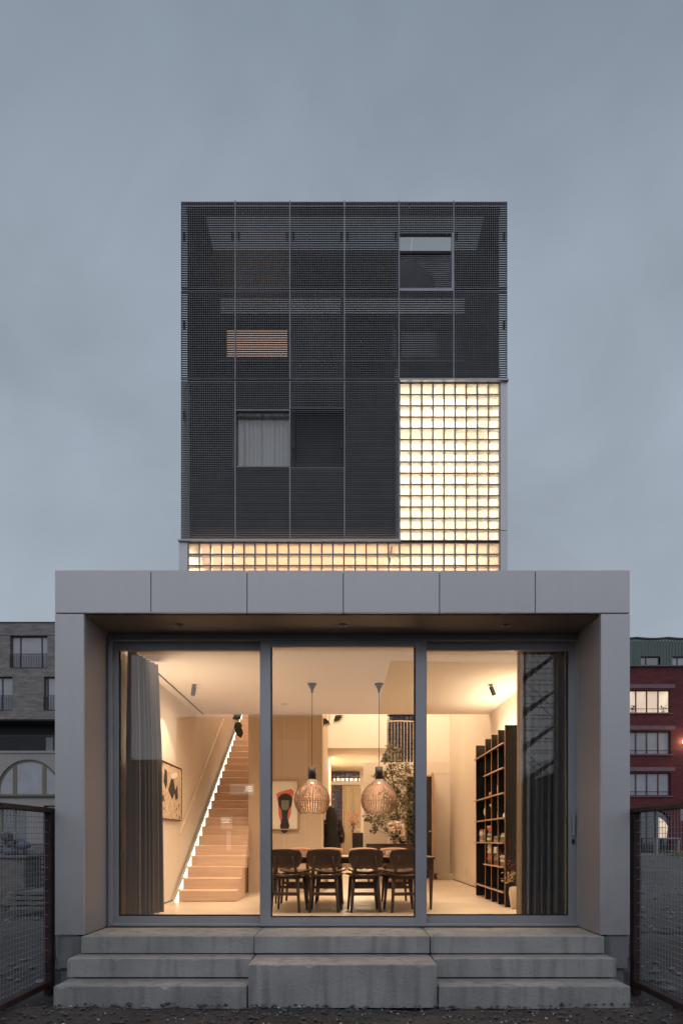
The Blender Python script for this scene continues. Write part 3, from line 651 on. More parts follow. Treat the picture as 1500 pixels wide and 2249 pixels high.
slab(X(558,s1)+.002, X(945,s1)-.006, s1+.004, DY-.014, .352, .508, 'pale-topped concrete slab under the middle glass pane')
slab(X(946,s1), X(1326,s1), s1-.004, DY-.014, .352, .508, 'top concrete step under the sliding door by the bookcase')
slab(X(148,s2), X(545,5.82)-.012, s2, 6.50, .176, .340, 'second concrete step beside the deep block, staircase side')
slab(X(960,5.82)+.012, X(1353,s2), s2, 6.50, .176, .340, 'second concrete step with stained tread, bookcase side')
slab(X(118,s3), X(545,5.82)-.012, s3, 6.28, -.03, .160, 'lowest concrete step touching the soil, staircase side')
slab(X(960,5.82)+.012, X(1384,s3), s3, 6.28, -.03, .160, 'lowest concrete step with dark drip stains, bookcase side')
slab(X(545,5.82), X(960,5.82), 5.82, 6.52, -.03, .337, 'deep scratched concrete block in the middle of the steps')
# ---------------------------------------------------------------- staircase
st = thing('staircase', 'oak staircase rising along the wall with a glowing strip beside it', 'staircase', (-1.9, 9.76, F))
D1, G, RI = 9.76, .268, .159
for n in range(1, 25):
    d = D1 + (n-1)*G; z = F + n*RI
    xr = (-1.515, -1.51, -1.508, -1.50, -1.515, -1.535, -1.56)[n-1] if n < 8 else -1.588
    zb = F+.004 if n <= 3 else z-RI-.03
    mb = MB().cbox(-2.335, xr, d, d+G+.02, zb, z, .006)
    obj('step', mb, M['oak'], st)
for n in range(4, 25):
    pass
prof = [(D1+3*G, F+.004)] + [(D1+(n-1)*G+.01, F+(n-1)*RI-.031) for n in (4, 24)] + [(D1+24*G, F+.004)]
obj('carcase', MB().prism(prof, 'x', -2.33, -1.60), M['woodl'], st)
# glowing strip in the gap between steps and wall
led = thing('light_strip', 'zigzag white light strip glowing in the gap beside the oak steps', 'light strip', (-2.39, D1, F))
zz = MB()
for n in range(0, 24):
    d = D1 + n*G - .02; z = F + n*RI
    zz.add([(-2.337, d+.03, z+RI-.004), (-2.337, d+.03, z), (-2.400, d+.03, z), (-2.345, d+.03, z+RI-.02)], [(0,3,2,1)])
obj('diffuser', zz, M['led'], led)
obj('strip_backing', MB().prism([(D1-.05, F+.002), (D1+.02, F+.002), (D1+24*G, F+24*RI-.06), (D1+24*G-.1, F+24*RI-.05)], 'x', -2.415, -2.411), M['plaster'], led)
hr = thing('handrail', 'slim pale handrail climbing the wall above the lit stair edge', 'handrail', (-2.42, 10.3, 1.5))
obj('rail', MB().path([(-2.42, 10.15, 1.47), (-2.42, 13.9, 3.85)], .012, 8), M['panelwall'], hr)
for q in (.12, .4, .7, .95):
    p = Vector((-2.42, 10.15, 1.47)).lerp(Vector((-2.42, 13.9, 3.85)), q); obj('bracket', MB().tube(p-Vector((0,0,.01)), p+Vector((-.045,0,-.03)), .006), M['ceramic'], hr)

# ---------------------------------------------------------------- pictures
pf = thing('framed_print', 'pale wood framed print of a dark and coral abstract shape beside the table', 'framed print', (-1.02, 11.50, 1.57))
xa, xb, za, zb, yy = X(588,11.47), X(656,11.47), Z(1823,11.47), Z(1712,11.47), 11.50
fr = MB(); fr.cbox(xa, xa+.022, yy-.035, yy-.002, za, zb, .002).cbox(xb-.022, xb, yy-.035, yy-.002, za, zb, .002).box(xa+.022, xb-.022, yy-.034, yy-.002, zb-.022, zb-.001).box(xa+.022, xb-.022, yy-.034, yy-.002, za+.001, za+.022)
obj('frame', fr, M['orange'], pf); obj('paper', MB().box(xa+.022, xb-.022, yy-.012, yy-.004, za+.022, zb-.022), M['paper'], pf)
def flat(name, pts, y, mt, par): obj(name, MB().prism([(X(600+p[0]*.12,11.47), Z(1712+p[1]*.12,11.47)) for p in pts], 'y', y-.0015, y), mt, par)
cor = mat('coral_ink', (.62, .16, .10), rough=.8); ink = mat('black_ink', (.03, .028, .025), rough=.8); grn = mat('grey_green_ink', (.20, .21, .16), rough=.8)
flat('coral_shape', [(60,260),(110,230),(330,170),(380,220),(360,330),(345,440),(320,640),(220,900),(170,900),(100,640),(90,440),(70,340)], yy-.0125, cor, pf)
flat('dark_shape', [(90,330),(150,270),(230,250),(310,280),(350,340),(340,470),(280,560),(262,700),(300,850),(265,950),(200,985),(145,950),(125,850),(165,700),(150,560),(100,470)], yy-.0145, ink, pf)
flat('green_shape', [(150,380),(290,380),(285,520),(250,560),(180,560),(150,520)], yy-.0165, grn, pf)
# canvas on the side wall
cv = thing('wall_canvas', 'large canvas of pale and black swirling shapes hanging above the stairs foot', 'painting', (-2.45, 9.6, 1.68))
pm = bpy.data.materials.new('painted_canvas'); pm.use_nodes = True; t = pm.node_tree; b = t.nodes['Principled BSDF']; b.inputs['Roughness'].default_value = .8
tcn = t.nodes.new('ShaderNodeTexCoord'); n = t.nodes.new('ShaderNodeTexNoise'); n.inputs['Scale'].default_value = 3.2; n.inputs['Detail'].default_value = 3; n.inputs['Distortion'].default_value = 2.2
t.links.new(tcn.outputs['Object'], n.inputs['Vector']); r = t.nodes.new('ShaderNodeValToRGB'); t.links.new(n.outputs[0], r.inputs[0]); r.color_ramp.interpolation = 'CONSTANT'
el = r.color_ramp.elements; el[0].position = 0; el[0].color = (.05,.05,.06,1); el[1].position = .36; el[1].color = (.62,.50,.36,1)
for p, c in ((.43,(.55,.27,.18,1)),(.46,(.66,.56,.42,1)),(.52,(.10,.07,.06,1)),(.53,(.64,.54,.42,1)),(.60,(.45,.16,.10,1)),(.63,(.6,.52,.38,1)),(.70,(.16,.17,.20,1))):
    q = el.new(p); q.color = c
t.links.new(r.outputs[0], b.inputs['Base Color'])
obj('canvas', MB().box(-2.455, -2.432, 8.75, 10.33, 1.70, 2.46), pm, cv)
obj('frame', MB().box(-2.46, -2.425, 8.74, 10.34, 2.461, 2.48).box(-2.46, -2.425, 8.74, 10.34, 1.685, 1.699).box(-2.46, -2.425, 10.331, 10.345, 1.70, 2.46), M['black'], cv)
for pts, mt in (([(9.55,2.10),(9.72,2.28),(9.85,2.27),(9.95,2.12),(10.08,2.22),(10.12,2.02),(9.98,1.98),(9.9,2.08),(9.78,1.98)], ink), ([(9.30,2.2),(9.36,2.38),(9.48,2.36),(9.5,2.2),(9.42,2.1)], ink), ([(9.70,2.33),(10.05,2.40),(10.10,2.34),(9.78,2.27)], M['pink'])):
    obj('brushed_shape', MB().prism(pts, 'x', -2.432, -2.4305), mt, cv)

# ---------------------------------------------------------------- dining chairs and table
def rounded(w, h, r, n=5):
    pts = []
    for cx, cz, a0 in ((w-r, h-r, 0), (-w+r, h-r, 90), (-w+r, -h+r, 180), (w-r, -h+r, 270)):
        for k in range(n+1): a = R(a0+90*k/n); pts.append((cx+r*math.cos(a), cz+r*math.sin(a)))
    return pts
def chair_meshes():
    mb = MB(); o = rounded(.197, .112, .085)       # bowed plywood back
    n = len(o); front = []; back = []
    def bow(x, z): return -.235 + .55*x*x - .16*(z) 
    rings = []
    for s, off in ((1, 0), (1, .014)):
        rings.append([(x, bow(x, z)-off, .655+z) for x, z in o])
    grid_x = np.linspace(-1, 1, 9)
    vs, fs = [], []
    for off in (0, .015):
        base = len(vs)
        for j in range(9):
            for i in range(9):
                u, v = grid_x[i], grid_x[j]
                # squircle mapping keeps the outline rounded
                x = u*math.sqrt(1-.30*v*v)*.212*(1+.06*v); z = v*math.sqrt(1-.26*u*u)*.118
                vs.append((x, bow(x, z)-off, .655+z))
        for j in range(8):
            for i in range(8):
                q = (base+j*9+i, base+j*9+i+1, base+(j+1)*9+i+1, base+(j+1)*9+i); fs.append(q if off else q[::-1])
    rim = [i for i in range(9)] + [j*9+8 for j in range(1,9)] + [8*9+i for i in range(7,-1,-1)] + [j*9 for j in range(7,0,-1)]
    for a, b2 in zip(rim, rim[1:]+rim[:1]): fs.append((a, b2, b2+81, a+81))
    back = MB().add(vs, fs).mesh('backrest', M['wood'])
    vs, fs = [], []
    for off in (0, .022):
        base = len(vs)
        for j in range(9):
            for i in range(9):
                u, v = grid_x[i], grid_x[j]
                x = u*math.sqrt(1-.30*v*v)*.235; y = v*math.sqrt(1-.30*u*u)*.235
                vs.append((x, y, .445 + .030*u*u - .010*v - off*(1.0 if abs(u) < .99 and abs(v) < .99 else .7)))
        for j in range(8):
            for i in range(8):
                q = (base+j*9+i, base+j*9+i+1, base+(j+1)*9+i+1, base+(j+1)*9+i); fs.append(q[::-1] if off else q)
    for a, b2 in zip(rim, rim[1:]+rim[:1]): fs.append((b2, a, a+81, b2+81))
    seat = MB().add(vs, fs).mesh('seat', M['wood'])
    legs = []
    for s in (-1, 1):
        legs.append(MB().tube((s*.175,-.205,.0), (s*.145,-.165,.425), .015, .026, 8).tube((s*.145,-.165,.425), (s*.105,-.262,.68), .026, .014, 8).mesh('leg', M['wood']))
        legs.append(MB().tube((s*.185,.20,.0), (s*.155,.150,.425), .014, .024, 8).mesh('leg', M['wood']))
    bars = [MB().box(-.155,.155,-.193,-.170,.205,.245).mesh('stretcher', M['wood']), MB().box(-.165,.165,.165,.185,.265,.300).mesh('stretcher', M['wood']),
            MB().box(-.15,.15,-.160,.150,.402,.424).mesh('seat_frame', M['wood'])]
    return back, seat, legs, bars
cb, cs, cl, cbars = chair_meshes()
def chair(loc, rz, label, grp, bme_=None):
    c = thing('dining_chair', label, 'chair', loc, rz, grp)
    smooth(obj('backrest', bme_ or cb, None, c, world=False)); smooth(obj('seat', cs, None, c, world=False))
    for l in cl: smooth(obj('leg', l, None, c, world=False))
    for l in cbars: obj(l.name.split('.')[0], l, None, c, world=False)
    return c
g1, g2 = 'dark wooden chairs on the window side of the table', 'wooden chairs on the kitchen side of the table'
for px, rz, lb in ((634, -9, 'dark wooden chair with rounded back, closest to the staircase on the window side'), (714, -3, 'dark wooden chair with its back to the glass, below the staircase-side pendant'),
                   (800, 4, 'dark wooden chair with its back to the glass, below the pendant before the plant'), (884, 9, 'dark wooden chair beside the end table leg, half behind the window stile')):
    chair((X(px, 8.42), 8.48, F), R(rz), lb, g1)
cb_lit = cb.copy(); cb_lit.materials[0] = M['woodl']  # lighter copy of the same backrest: pendant light put into its wood colour
for px, rz, lb in ((652, 176, 'wooden chair across the table, its lit back showing behind the first dark chair'), (724, 180, 'wooden chair across the table nearest the standing person'),
                   (800, 181, 'wooden chair across the table hidden behind the third dark chair'), (869, 184, 'wooden chair across the table in front of the dark sideboard')):
    chair((X(px, 9.75), 9.68, F), R(rz), lb, g2, cb_lit)
tb = thing('dining_table', 'long dark wooden dining table with slim tapered legs', 'table', (.1, 9.05, F))
obj('tabletop', MB().cbox(-.98, 1.165, 8.58, 9.52, 1.160, 1.192, .006), M['wood'], tb)
obj('apron', MB().box(-.90, 1.08, 8.64, 8.66, 1.105, 1.159).box(-.90, 1.08, 9.44, 9.46, 1.105, 1.159), M['wood'], tb)
for sx in (-.92, 1.115):
    for sy in (8.63, 9.47):
        k = -1 if sx > 0 else 1
        poly = [(sx-.032*(1), 1.159), (sx-.032 - (.07 if k < 0 else 0), 1.159), (sx-.024, 1.02), (sx-.012, F+.002), (sx+.012, F+.002), (sx+.030, 1.02), (sx+.032 + (.07 if k > 0 else 0), 1.159)]
        poly = [poly[1], poly[2], poly[3], poly[4], poly[5], poly[6]]
        obj('leg', MB().prism(poly, 'y', sy-.022, sy+.022), M['wood'], tb)
solo('place_mat', MB().cbox(.10, .48, 8.98, 9.25, 1.1925, 1.198, .001), M['paper'], 'pale sheet lying on the dark table', 'place mat')
cup = MB().lathe([(.022,0),(.034,.01),(.038,.06),(.034,.062),(.03,.015)], (.62, 9.15, 1.1935), 16)
solo('bowl', cup, M['ceramic'], 'small cream bowl on the dark dining table', 'bowl')

# ---------------------------------------------------------------- pendants
def pendant(x, y, label):
    p = thing('pendant_lamp', label, 'pendant lamp', (x, y, CE), 0, 'slatted pendant lamps over the table')
    obj('ceiling_rose', MB().lathe([(.062,-.001),(.062,-.010),(.050,-.022),(.018,-.085),(.012,-.125)], (x,y,CE), 20), M['frameD'], p)
    obj('cable', MB().tube((x,y,CE-.12), (x,y,2.39), .0045, n=6), M['blackmetal'], p)
    smooth(obj('neck', MB().lathe([(.045,0),(.053,-.002),(.054,-.17),(.048,-.172)], (x,y,2.392), 28), M['blackmetal'], p))
    prof = [(.050,2.225),(.082,2.190),(.150,2.140),(.200,2.085),(.234,2.016),(.246,1.937),(.230,1.853),(.198,1.797),(.166,1.760)]
    fn = []
    for (r0,z0),(r1,z1) in zip(prof, prof[1:]): fn.append((r0,z0))
    fn.append(prof[-1])
    if not hasattr(pendant, 'me'):
        mb = MB(); vs = []
        for r, z in fn:
            w_ = .0052
            for rr in (r, r-.008): vs += [(rr, -w_, z-CE), (rr, w_, z-CE)]
        fs = []
        for k in range(len(fn)-1):
            a, c = k*4, (k+1)*4
            fs += [(a, a+1, c+1, c), (a+3, a+2, c+2, c+3), (a+2, a, c, c+2), (a+1, a+3, c+3, c+1)]
        mb.add(vs, fs); pendant.me = mb.mesh('slat', M['slat'])
    for k in range(42):
        o = obj('slat', pendant.me, None, p, world=False); o.rotation_euler = (0, 0, 2*math.pi*k/42)
    for rr, zz_ in ((.235, 1.92), (.164, 1.762), (.146, 2.140)):
        obj('ring', MB().lathe([(rr-.012,-.003),(rr-.007,-.003),(rr-.007,.003),(rr-.012,.003),(rr-.012,-.003)], (x,y,zz_), 40, False), M['slat'], p)
    obj('bulb', MB().ball((x,y,2.19), .028, 14, 8), M['bulb'], p)
    obj('bulb_holder', MB().tube((x,y,2.215), (x,y,2.25), .022, n=12), M['blackmetal'], p)
    l = bpy.data.lights.new('pendant_light', 'POINT'); l.energy = LP; l.color = WARM; l.shadow_soft_size = .05
    lo = bpy.data.objects.new('pendant_light', l); COL.objects.link(lo); lo.parent = p; lo.location = (0, 0, 2.02-CE)
WARM = (1.0, .66, .38); LP = 13
pendant(X(685.5,9.24), 9.24, 'slatted globe pendant over the table, staircase side, with the framed print behind')
pendant(X(832.3,9.24), 9.24, 'slatted globe pendant over the table in front of the leafy tree')
def spot(x, y, tilt, yaw, label, aim, en, size, blend):
    p = thing('ceiling_spot', label, 'spotlight', (x, y, CE), 0, 'cylinder spotlights on the ceiling')
    obj('base', MB().lathe([(.034,0),(.034,-.008),(.008,-.010),(.008,-.03)], (0,0,0), 16), M['frameD'], p, world=False)
    can = obj('can', MB().lathe([(.030,-.01),(.030,-.135),(.026,-.135),(.026,-.12)], (0,0,0), 18, False).lathe([(.001,-.01),(.030,-.0101)], (0,0,0), 18, False), M['frameD'], p, world=False)
    can.location = (0,0,-.018); can.rotation_euler = (0, R(tilt), R(yaw))
    obj('lamp_face', MB().lathe([(.001,-.122),(.0255,-.1221)], (0,0,0), 18), M['spotface'], can)
    l = bpy.data.lights.new('spot_light', 'SPOT'); l.energy = en; l.color = (1, .78, .48); l.spot_size = R(size); l.spot_blend = blend; l.shadow_soft_size = .015
    lo = bpy.data.objects.new('spot_light', l); COL.objects.link(lo); v = Vector(aim)
    lo.location = Vector((x,y,CE-.17)); lo.rotation_euler = (v-lo.location).to_track_quat('-Z','Y').to_euler()
spot(X(427,9.3), 9.3, 8, 0, 'small dark cylinder spotlight on the ceiling facing the swirling canvas', (-2.47, 9.45, 1.9), 34, 84, .35)
spot(X(1077,9.3), 9.3, -22, 0, 'small dark cylinder spotlight tilted towards the bookcase', (2.47, 8.6, 2.1), 40, 70, .3)
solo('smoke_detector', MB().lathe([(.045,0),(.045,-.02),(.035,-.03)], (X(625,10.6),10.6,CE-.0005), 20), M['steelp'], 'small white round detector on the ceiling near the staircase', 'smoke detector')

# ---------------------------------------------------------------- room lights (unseen area lamps added in place of room fittings)
def area(name, loc, size, en, col, rot=(0,0,0), sy=None):
    l = bpy.data.lights.new(name, 'AREA'); l.energy = en; l.size = size; l.color = col
    if sy: l.shape = 'RECTANGLE'; l.size_y = sy
    o = bpy.data.objects.new(name, l); COL.objects.link(o); o.location = loc; o.rotation_euler = rot; return o
WM = (1.0, .75, .53)
area('void_light', (1.0, 13.6, 6.5), 2.4, 245, WM)
area('stair_void_light', (-2.0, 13.5, 6.5), .7, 95, WM, sy=3)
area('rear_light', (.2, 18.3, 3.50), 1.0, 170, WM, sy=2)
area('garden_room_fill', (0, 8.95, CE-.02), 4.5, 140, WM, sy=2.3).data.spread = R(125)  # wide unseen fill added to brighten the garden room
area('bookcase_uplight', (2.30, 9.75, 2.93), .28, 20, WM, rot=(R(180), 0, 0), sy=2.0)
area('corner_uplight', (-2.36, 8.45, 2.2), .16, 16, WM, rot=(R(180), 0, 0), sy=.5)
area('shaft_light', (1.75, 12.1, 8.95), .8, 24, (1, .86, .70))
area('shaft_wall_fill', (1.50, 12.72, 7.65), 1.15, 24, (1, .91, .76), rot=(R(-90), 0, 0), sy=2.1)  # glow added at the shaft's back wall to whiten the blocks
area('band_fill', (-.8, 12.6, 5.9), 3.4, 7, (1, .64, .52), rot=(R(180), 0, 0), sy=.8)  # unseen upward fills added to light the ceiling behind the block band
area('band_fill', (1.8, 12.2, 5.9), 1.3, 12, (1, .84, .66), rot=(R(180), 0, 0), sy=.8)

# ---------------------------------------------------------------- curtains
def curtain(name, p0, p1, z0, z1, mt, label, folds, amp, seed, flare=0.0, n=120, parent=None):
    p0, p1 = Vector(p0), Vector(p1); d = (p1-p0); L = d.length; u = d/L; nrm = Vector((-u.y, u.x, 0)); vs, fs = [], []
    nz = 14
    for j in range(nz+1):
        v = j/nz; z = z1+(z0-z1)*v
        for i in range(n+1):
            s = i/n; ph = folds*2*math.pi*s + 1.1*math.sin(3.1*s+seed) + .5*noise.noise((s*6, v*1.5, seed))
            a = amp*(.55+.45*min(1, v*3)) * (1+.5*noise.noise((s*4, 2, seed)))
            off = a*math.sin(ph) + .25*a*math.sin(2.3*ph+seed)
            p = p0 + u*(s*L*(1+flare*v*.9)) + nrm*(off + .03*flare*v)
            vs.append((p.x, p.y, z))
    W_ = n+1
    for j in range(nz):
        for i in range(n): fs.append((j*W_+i, j*W_+i+1, (j+1)*W_+i+1, (j+1)*W_+i))
    o = obj(name, MB().add(vs, fs), mt, parent); smooth(o)
    if not parent: tagit(o, label, 'curtain')
    return o
curtain('curtain', (-2.335, 7.50, 0), (-2.225, 8.13, 0), F+.015, CE-.03, M['curt'], 'long grey-brown curtain gathered by the wall before the staircase', 7, .06, 1.3, .16)
curtain('curtain', (2.43, 7.42, 0), (1.985, 7.50, 0), F+.012, CE-.02, M['curtd'], 'long charcoal curtain gathered at the edge of the bookcase-side door', 6, .075, 4.1, .06)
curtain('curtain', (2.02, 7.56, 0), (1.935, 7.58, 0), F+.012, CE-.02, M['sheer'], 'narrow beige edge of a second curtain beside the charcoal one', 1.5, .03, 2.2, .10, n=40)

# ---------------------------------------------------------------- bookcase
bk = thing('bookcase', 'tall black bookcase with plywood-edged shelves and uprights against the wall', 'bookcase', (2.3, 9.8, F))
bf, bw = 2.12, 2.462
ups = [8.93, 9.33, 9.74, 10.16, 10.86]
for i, y in enumerate(ups):
    o = obj('upright', MB().box(bf+.003, bw, y-.011, y+.011, F+.002, 2.90), M['black'], bk)
    obj('edge_strip', MB().box(bf-.001, bf+.0028, y-.008, y+.008, F+.003, 2.899).box(bf, bw, y-.011, y+.011, 2.9005, 2.904), M['orange'], o)
obj('back_board', MB().box(bw-.012, bw-.002, ups[0]+.012, ups[-1]-.012, F+.01, 2.60), M['black'], bk)
shz = [(2.675, 0), (2.35, 0), (2.02, 0), (1.69, 0), (1.36, 0), (1.04, 0), (.71, 0)]
for k, (z, _) in enumerate(shz):
    y1 = ups[3] if k in (1, 5) else ups[-1]
    o = obj('shelf', MB().box(bf+.0, bw-.013, ups[0]+.012, y1+.03, z-.011, z+.011), M['black'], bk)
    obj('edge_strip', MB().box(bf-.022, bf-.001, ups[0]+.03, y1+.05, z-.0085, z+.0085), M['orange'], o)
cols_b = {'red': (.50,.05,.035), 'cream': (.62,.53,.38), 'grey': (.22,.21,.21), 'green': (.05,.13,.07), 'black': (.02,.02,.02), 'blue': (.06,.10,.20), 'orange': (.60,.22,.06), 'white': (.72,.70,.64), 'brown': (.20,.10,.05)}
bmats = {k: mat(k+'_book_cover', v, rough=.5, var=.1) for k, v in cols_b.items()}
def stack(bay, zs, seq, name_, tight=.16):
    ya, yb = ups[bay]+.02, ups[bay+1]-.02; yc = ya+(yb-ya)*.5; z = zs+.0115
    ordn = ['lowest', 'second', 'third', 'fourth', 'fifth', 'sixth', 'seventh', 'eighth', 'ninth']
    for k, cn in enumerate(seq):
        h = random.uniform(.022, .038); L = random.uniform(.10, .135) - k*.004; dpt = random.uniform(.15, .2); yo = yc + random.uniform(-.02, .02); xf = bf+.005+random.uniform(0, .015)
        mb = MB(); mb.box(xf, xf+dpt, yo-L, yo+L, z, z+.0035).box(xf, xf+dpt, yo-L, yo+L, z+h-.0045, z+h-.001).box(xf, xf+.004, yo-L, yo+L, z+.0036, z+h-.0046)
        mb.m = 1; mb.box(xf+.0042, xf+dpt-.004, yo-L+.004, yo+L-.004, z+.0037, z+h-.0047)
        solo('book', mb, [bmats[cn], M['paper']], f'{cn} book, {ordn[k]} from the shelf in the {name_}', 'book', 'books lying in stacks on the bookcase')
        z += h
stack(3, 1.36, ['cream','grey','orange','cream','white','red'], 'upper-row stack farthest from the window')
stack(2, 1.36, ['green','white','black','cream','blue','orange','red','cream'], 'tallest upper-row stack')
stack(1, 1.36, ['grey','blue','grey'], 'short upper-row stack of grey books')
stack(0, 1.36, ['brown','green','cream','grey'], 'upper-row stack nearest the vase')
stack(2, 1.04, ['black','green','red','red','green','cream','white','cream','cream'], 'lower-row stack with green and red')
stack(1, 1.04, ['red','black','green','red','green','black','white','cream','white'], 'lower-row stack in the middle bay')
stack(0, 1.04, ['brown','brown','cream','grey','cream'], 'lower-row stack of brown books')
# small ornaments
solo('ornament', MB().ball((2.2, 10.02, 2.07), .06, 10, 6, (1,1.1,.75)), M['woodl'], 'round brown pottery object on the third shelf', 'ornament')
solo('ornament', MB().cbox(2.16, 2.22, 9.44, 9.55, 2.032, 2.17, .006).cbox(2.155, 2.16, 9.46, 9.53, 2.05, 2.15, .001), M['ceramic'], 'small upright ochre box on the third shelf', 'ornament')
solo('ornament', MB().lathe([(.03,0),(.012,.03),(.045,.09),(.05,.14),(.03,.2),(.006,.215)], (2.18,10.32,1.703), 14), M['ceramic'], 'pale rounded sculpture on the fourth shelf, far end', 'ornament')
solo('ornament', MB().lathe([(.035,0),(.02,.01),(.02,.17),(.045,.2),(.045,.215)], (2.18,9.93,1.703), 14), M['white'], 'white stemmed vase on the fourth shelf', 'ornament')
solo('ornament', MB().prism([(9.42,1.82),(9.48,1.82),(9.47,1.92),(9.44,1.92)], 'x', 2.16, 2.18).prism([(9.40,1.703),(9.50,1.703),(9.47,1.82),(9.44,1.82)], 'x', 2.15, 2.19), M['white'], 'small white figure on the fourth shelf', 'ornament')
solo('ornament', MB().cbox(2.15, 2.21, 9.10, 9.17, 1.703, 1.75, .006).cbox(2.16, 2.20, 9.11, 9.16, 1.751, 1.765, .003), M['white'], 'tiny white box with lid on the fourth shelf', 'ornament')
# ---------------------------------------------------------------- plants indoors
def leafcloud(mb, centre, rad, n, size, droop=.2, flat=(1,1,1)):
    for _ in range(n):
        v = Vector((random.gauss(0,1), random.gauss(0,1), random.gauss(0,1))).normalized() * random.random()**.5 * rad
        p = Vector(centre) + Vector((v.x*flat[0], v.y*flat[1], v.z*flat[2]))
        a = Vector((random.gauss(0,1), random.gauss(0,1), random.gauss(0,.6)-droop)).normalized(); b_ = a.cross(Vector((random.gauss(0,1), random.gauss(0,1), random.gauss(0,1)))).normalized()
        s = size*random.uniform(.6, 1.3)
        mb.add([p, p+a*s*.5+b_*s*.38, p+a*s, p+a*s*.5-b_*s*.38], [(0,1,2,3)])
tree = thing('indoor_tree', 'tall airy small-leaved tree behind the dark sideboard', 'tree', (X(884,14.9), 14.9, F))
PY = 14.9
def T(px, py, dy=0): return (X(px,PY), PY+dy, Z(py,PY))
obj('pot', MB().lathe([(.14,0),(.18,.3),(.17,.32),(.15,.30)], (X(884,PY),PY,F+.002), 20), M['ceramic'], tree)
tr = MB(); main = [T(884,1900), T(880,1850), T(874,1800,.05), T(868,1750), T(860,1700,-.05), T(856,1650)]
for k in range(5): tr.tube(main[k], main[k+1], .028-.004*k, .024-.004*k, 8)
obj('trunk', tr, M['bark'], tree)
br_ = MB(); lf = MB()
ends = [(856,1640,12),(872,1650,12),(850,1668,14),(872,1672,15),(862,1690,17),(890,1690,16),(905,1692,12),(845,1705,14),(876,1712,18),(822,1702,7),(858,1725,18),(890,1722,16),(845,1745,15),(878,1750,18),(900,1745,12),(862,1768,20),(892,1775,18),(840,1790,16),(815,1795,14),(806,1800,9),(868,1795,18),(895,1800,16),(828,1808,14),(850,1815,14),(822,1822,10),(898,1822,12),(892,1845,12),(884,1760,16),(868,1738,14),(902,1765,10)]
for px, py, r_ in ends:
    tgt = T(px, py, random.uniform(-.25,.25)); j = min(main, key=lambda q: abs(q[2]-(tgt[2]-.15)))
    mid = (Vector(j)+Vector(tgt))/2 + Vector((0,0,.04)); br_.tube(j, mid, .007, .005, 5); br_.tube(mid, tgt, .005, .002, 5)
    leafcloud(lf, tgt, r_*PY/1500*1.0, int(r_*r_*.42), .055)
obj('branches', br_, M['bark'], tree); obj('foliage', lf, M['leaf'], tree, kind='stuff')
sbd = thing('sideboard', 'low dark sideboard in front of the leafy tree', 'sideboard', (1.05, 14.35, F))
sx0, sx1, sz = X(805,14.2), X(925,14.2), Z(1853,14.2)
obj('carcase', MB().cbox(sx0, sx1, 14.22, 14.60, F+.12, sz-.02, .004), M['black'], sbd); obj('top', MB().cbox(sx0-.01, sx1+.01, 14.20, 14.62, sz-.019, sz, .003), M['wood'], sbd)
for k in range(3): q = sx0+(sx1-sx0)*k/3; obj('door', MB().cbox(q+.008, q+(sx1-sx0)/3-.008, 14.205, 14.219, F+.14, sz-.03, .002), M['wood'], sbd)
for xx in (sx0+.05, sx1-.05):
    for yy in (14.27, 14.55): obj('leg', MB().tube((xx,yy,F+.001), (xx,yy,F+.12), .012, .018), M['black'], sbd)
def bouquet(name, label, cat, x, y, z, potmat, fl, n, r, h, stemcol='leafd', spread=1.0, fsize=.03):
    b_ = thing(name, label, cat, (x,y,z)); obj('vase', MB().lathe([(r*.5,0),(r*.7,h*.4),(r*.42,h*.85),(r*.5,h),(r*.4,h*.98)], (x,y,z+.001), 16), potmat, b_)
    s = MB(); f = MB(); l = MB()
    for k in range(n):
        a = random.uniform(0, 6.28); rr = r*spread*random.uniform(.3,2.2); p = Vector((x+math.cos(a)*rr, y+math.sin(a)*rr*.6, z+h+random.uniform(.02,.22)*(1+spread*.5)))
        s.tube((x,y,z+h*.8), p, .003, .002, 4)
        c = p
        for j in range(6):
            aa = j*1.047; f.add([c, c+Vector((math.cos(aa)*fsize, math.sin(aa)*fsize*.6, fsize*.4)), c+Vector((math.cos(aa+.5)*fsize*1.1, math.sin(aa+.5)*fsize*.6, fsize*.9)), c+Vector((math.cos(aa+.9)*fsize*.5, math.sin(aa+.9)*fsize*.5, fsize*.7))], [(0,1,2,3)])
        f.ball(c, fsize*.5, 6, 4)
    leafcloud(l, (x,y,z+h+.04), r*1.3, n*2, .05)
    obj('stems', s, M['bark'], b_); obj('blossom', f, fl, b_, kind='stuff'); obj('leaves', l, M[stemcol], b_, kind='stuff'); return b_
bouquet('flower_arrangement', 'large pale pink flower arrangement on the dark sideboard', 'flowers', X(868,14.3), 14.38, sz, M['ceramic'], M['pink'], 60, .085, .12, spread=1.0, fsize=.042)
solo('candle_jar', MB().lathe([(.04,0),(.042,.11),(.038,.112),(.036,.02)], (X(852,14.3),14.28,sz+.001), 16), M['paper'], 'pale candle jar on the sideboard before the pink flowers', 'candle')
solo('fruit_dish', MB().lathe([(.03,0),(.09,.035),(.10,.05),(.09,.045),(.03,.012)], (X(884,14.3),14.30,sz+.001), 18), M['wood'], 'dark shallow dish on the sideboard beside the pink flowers', 'dish')
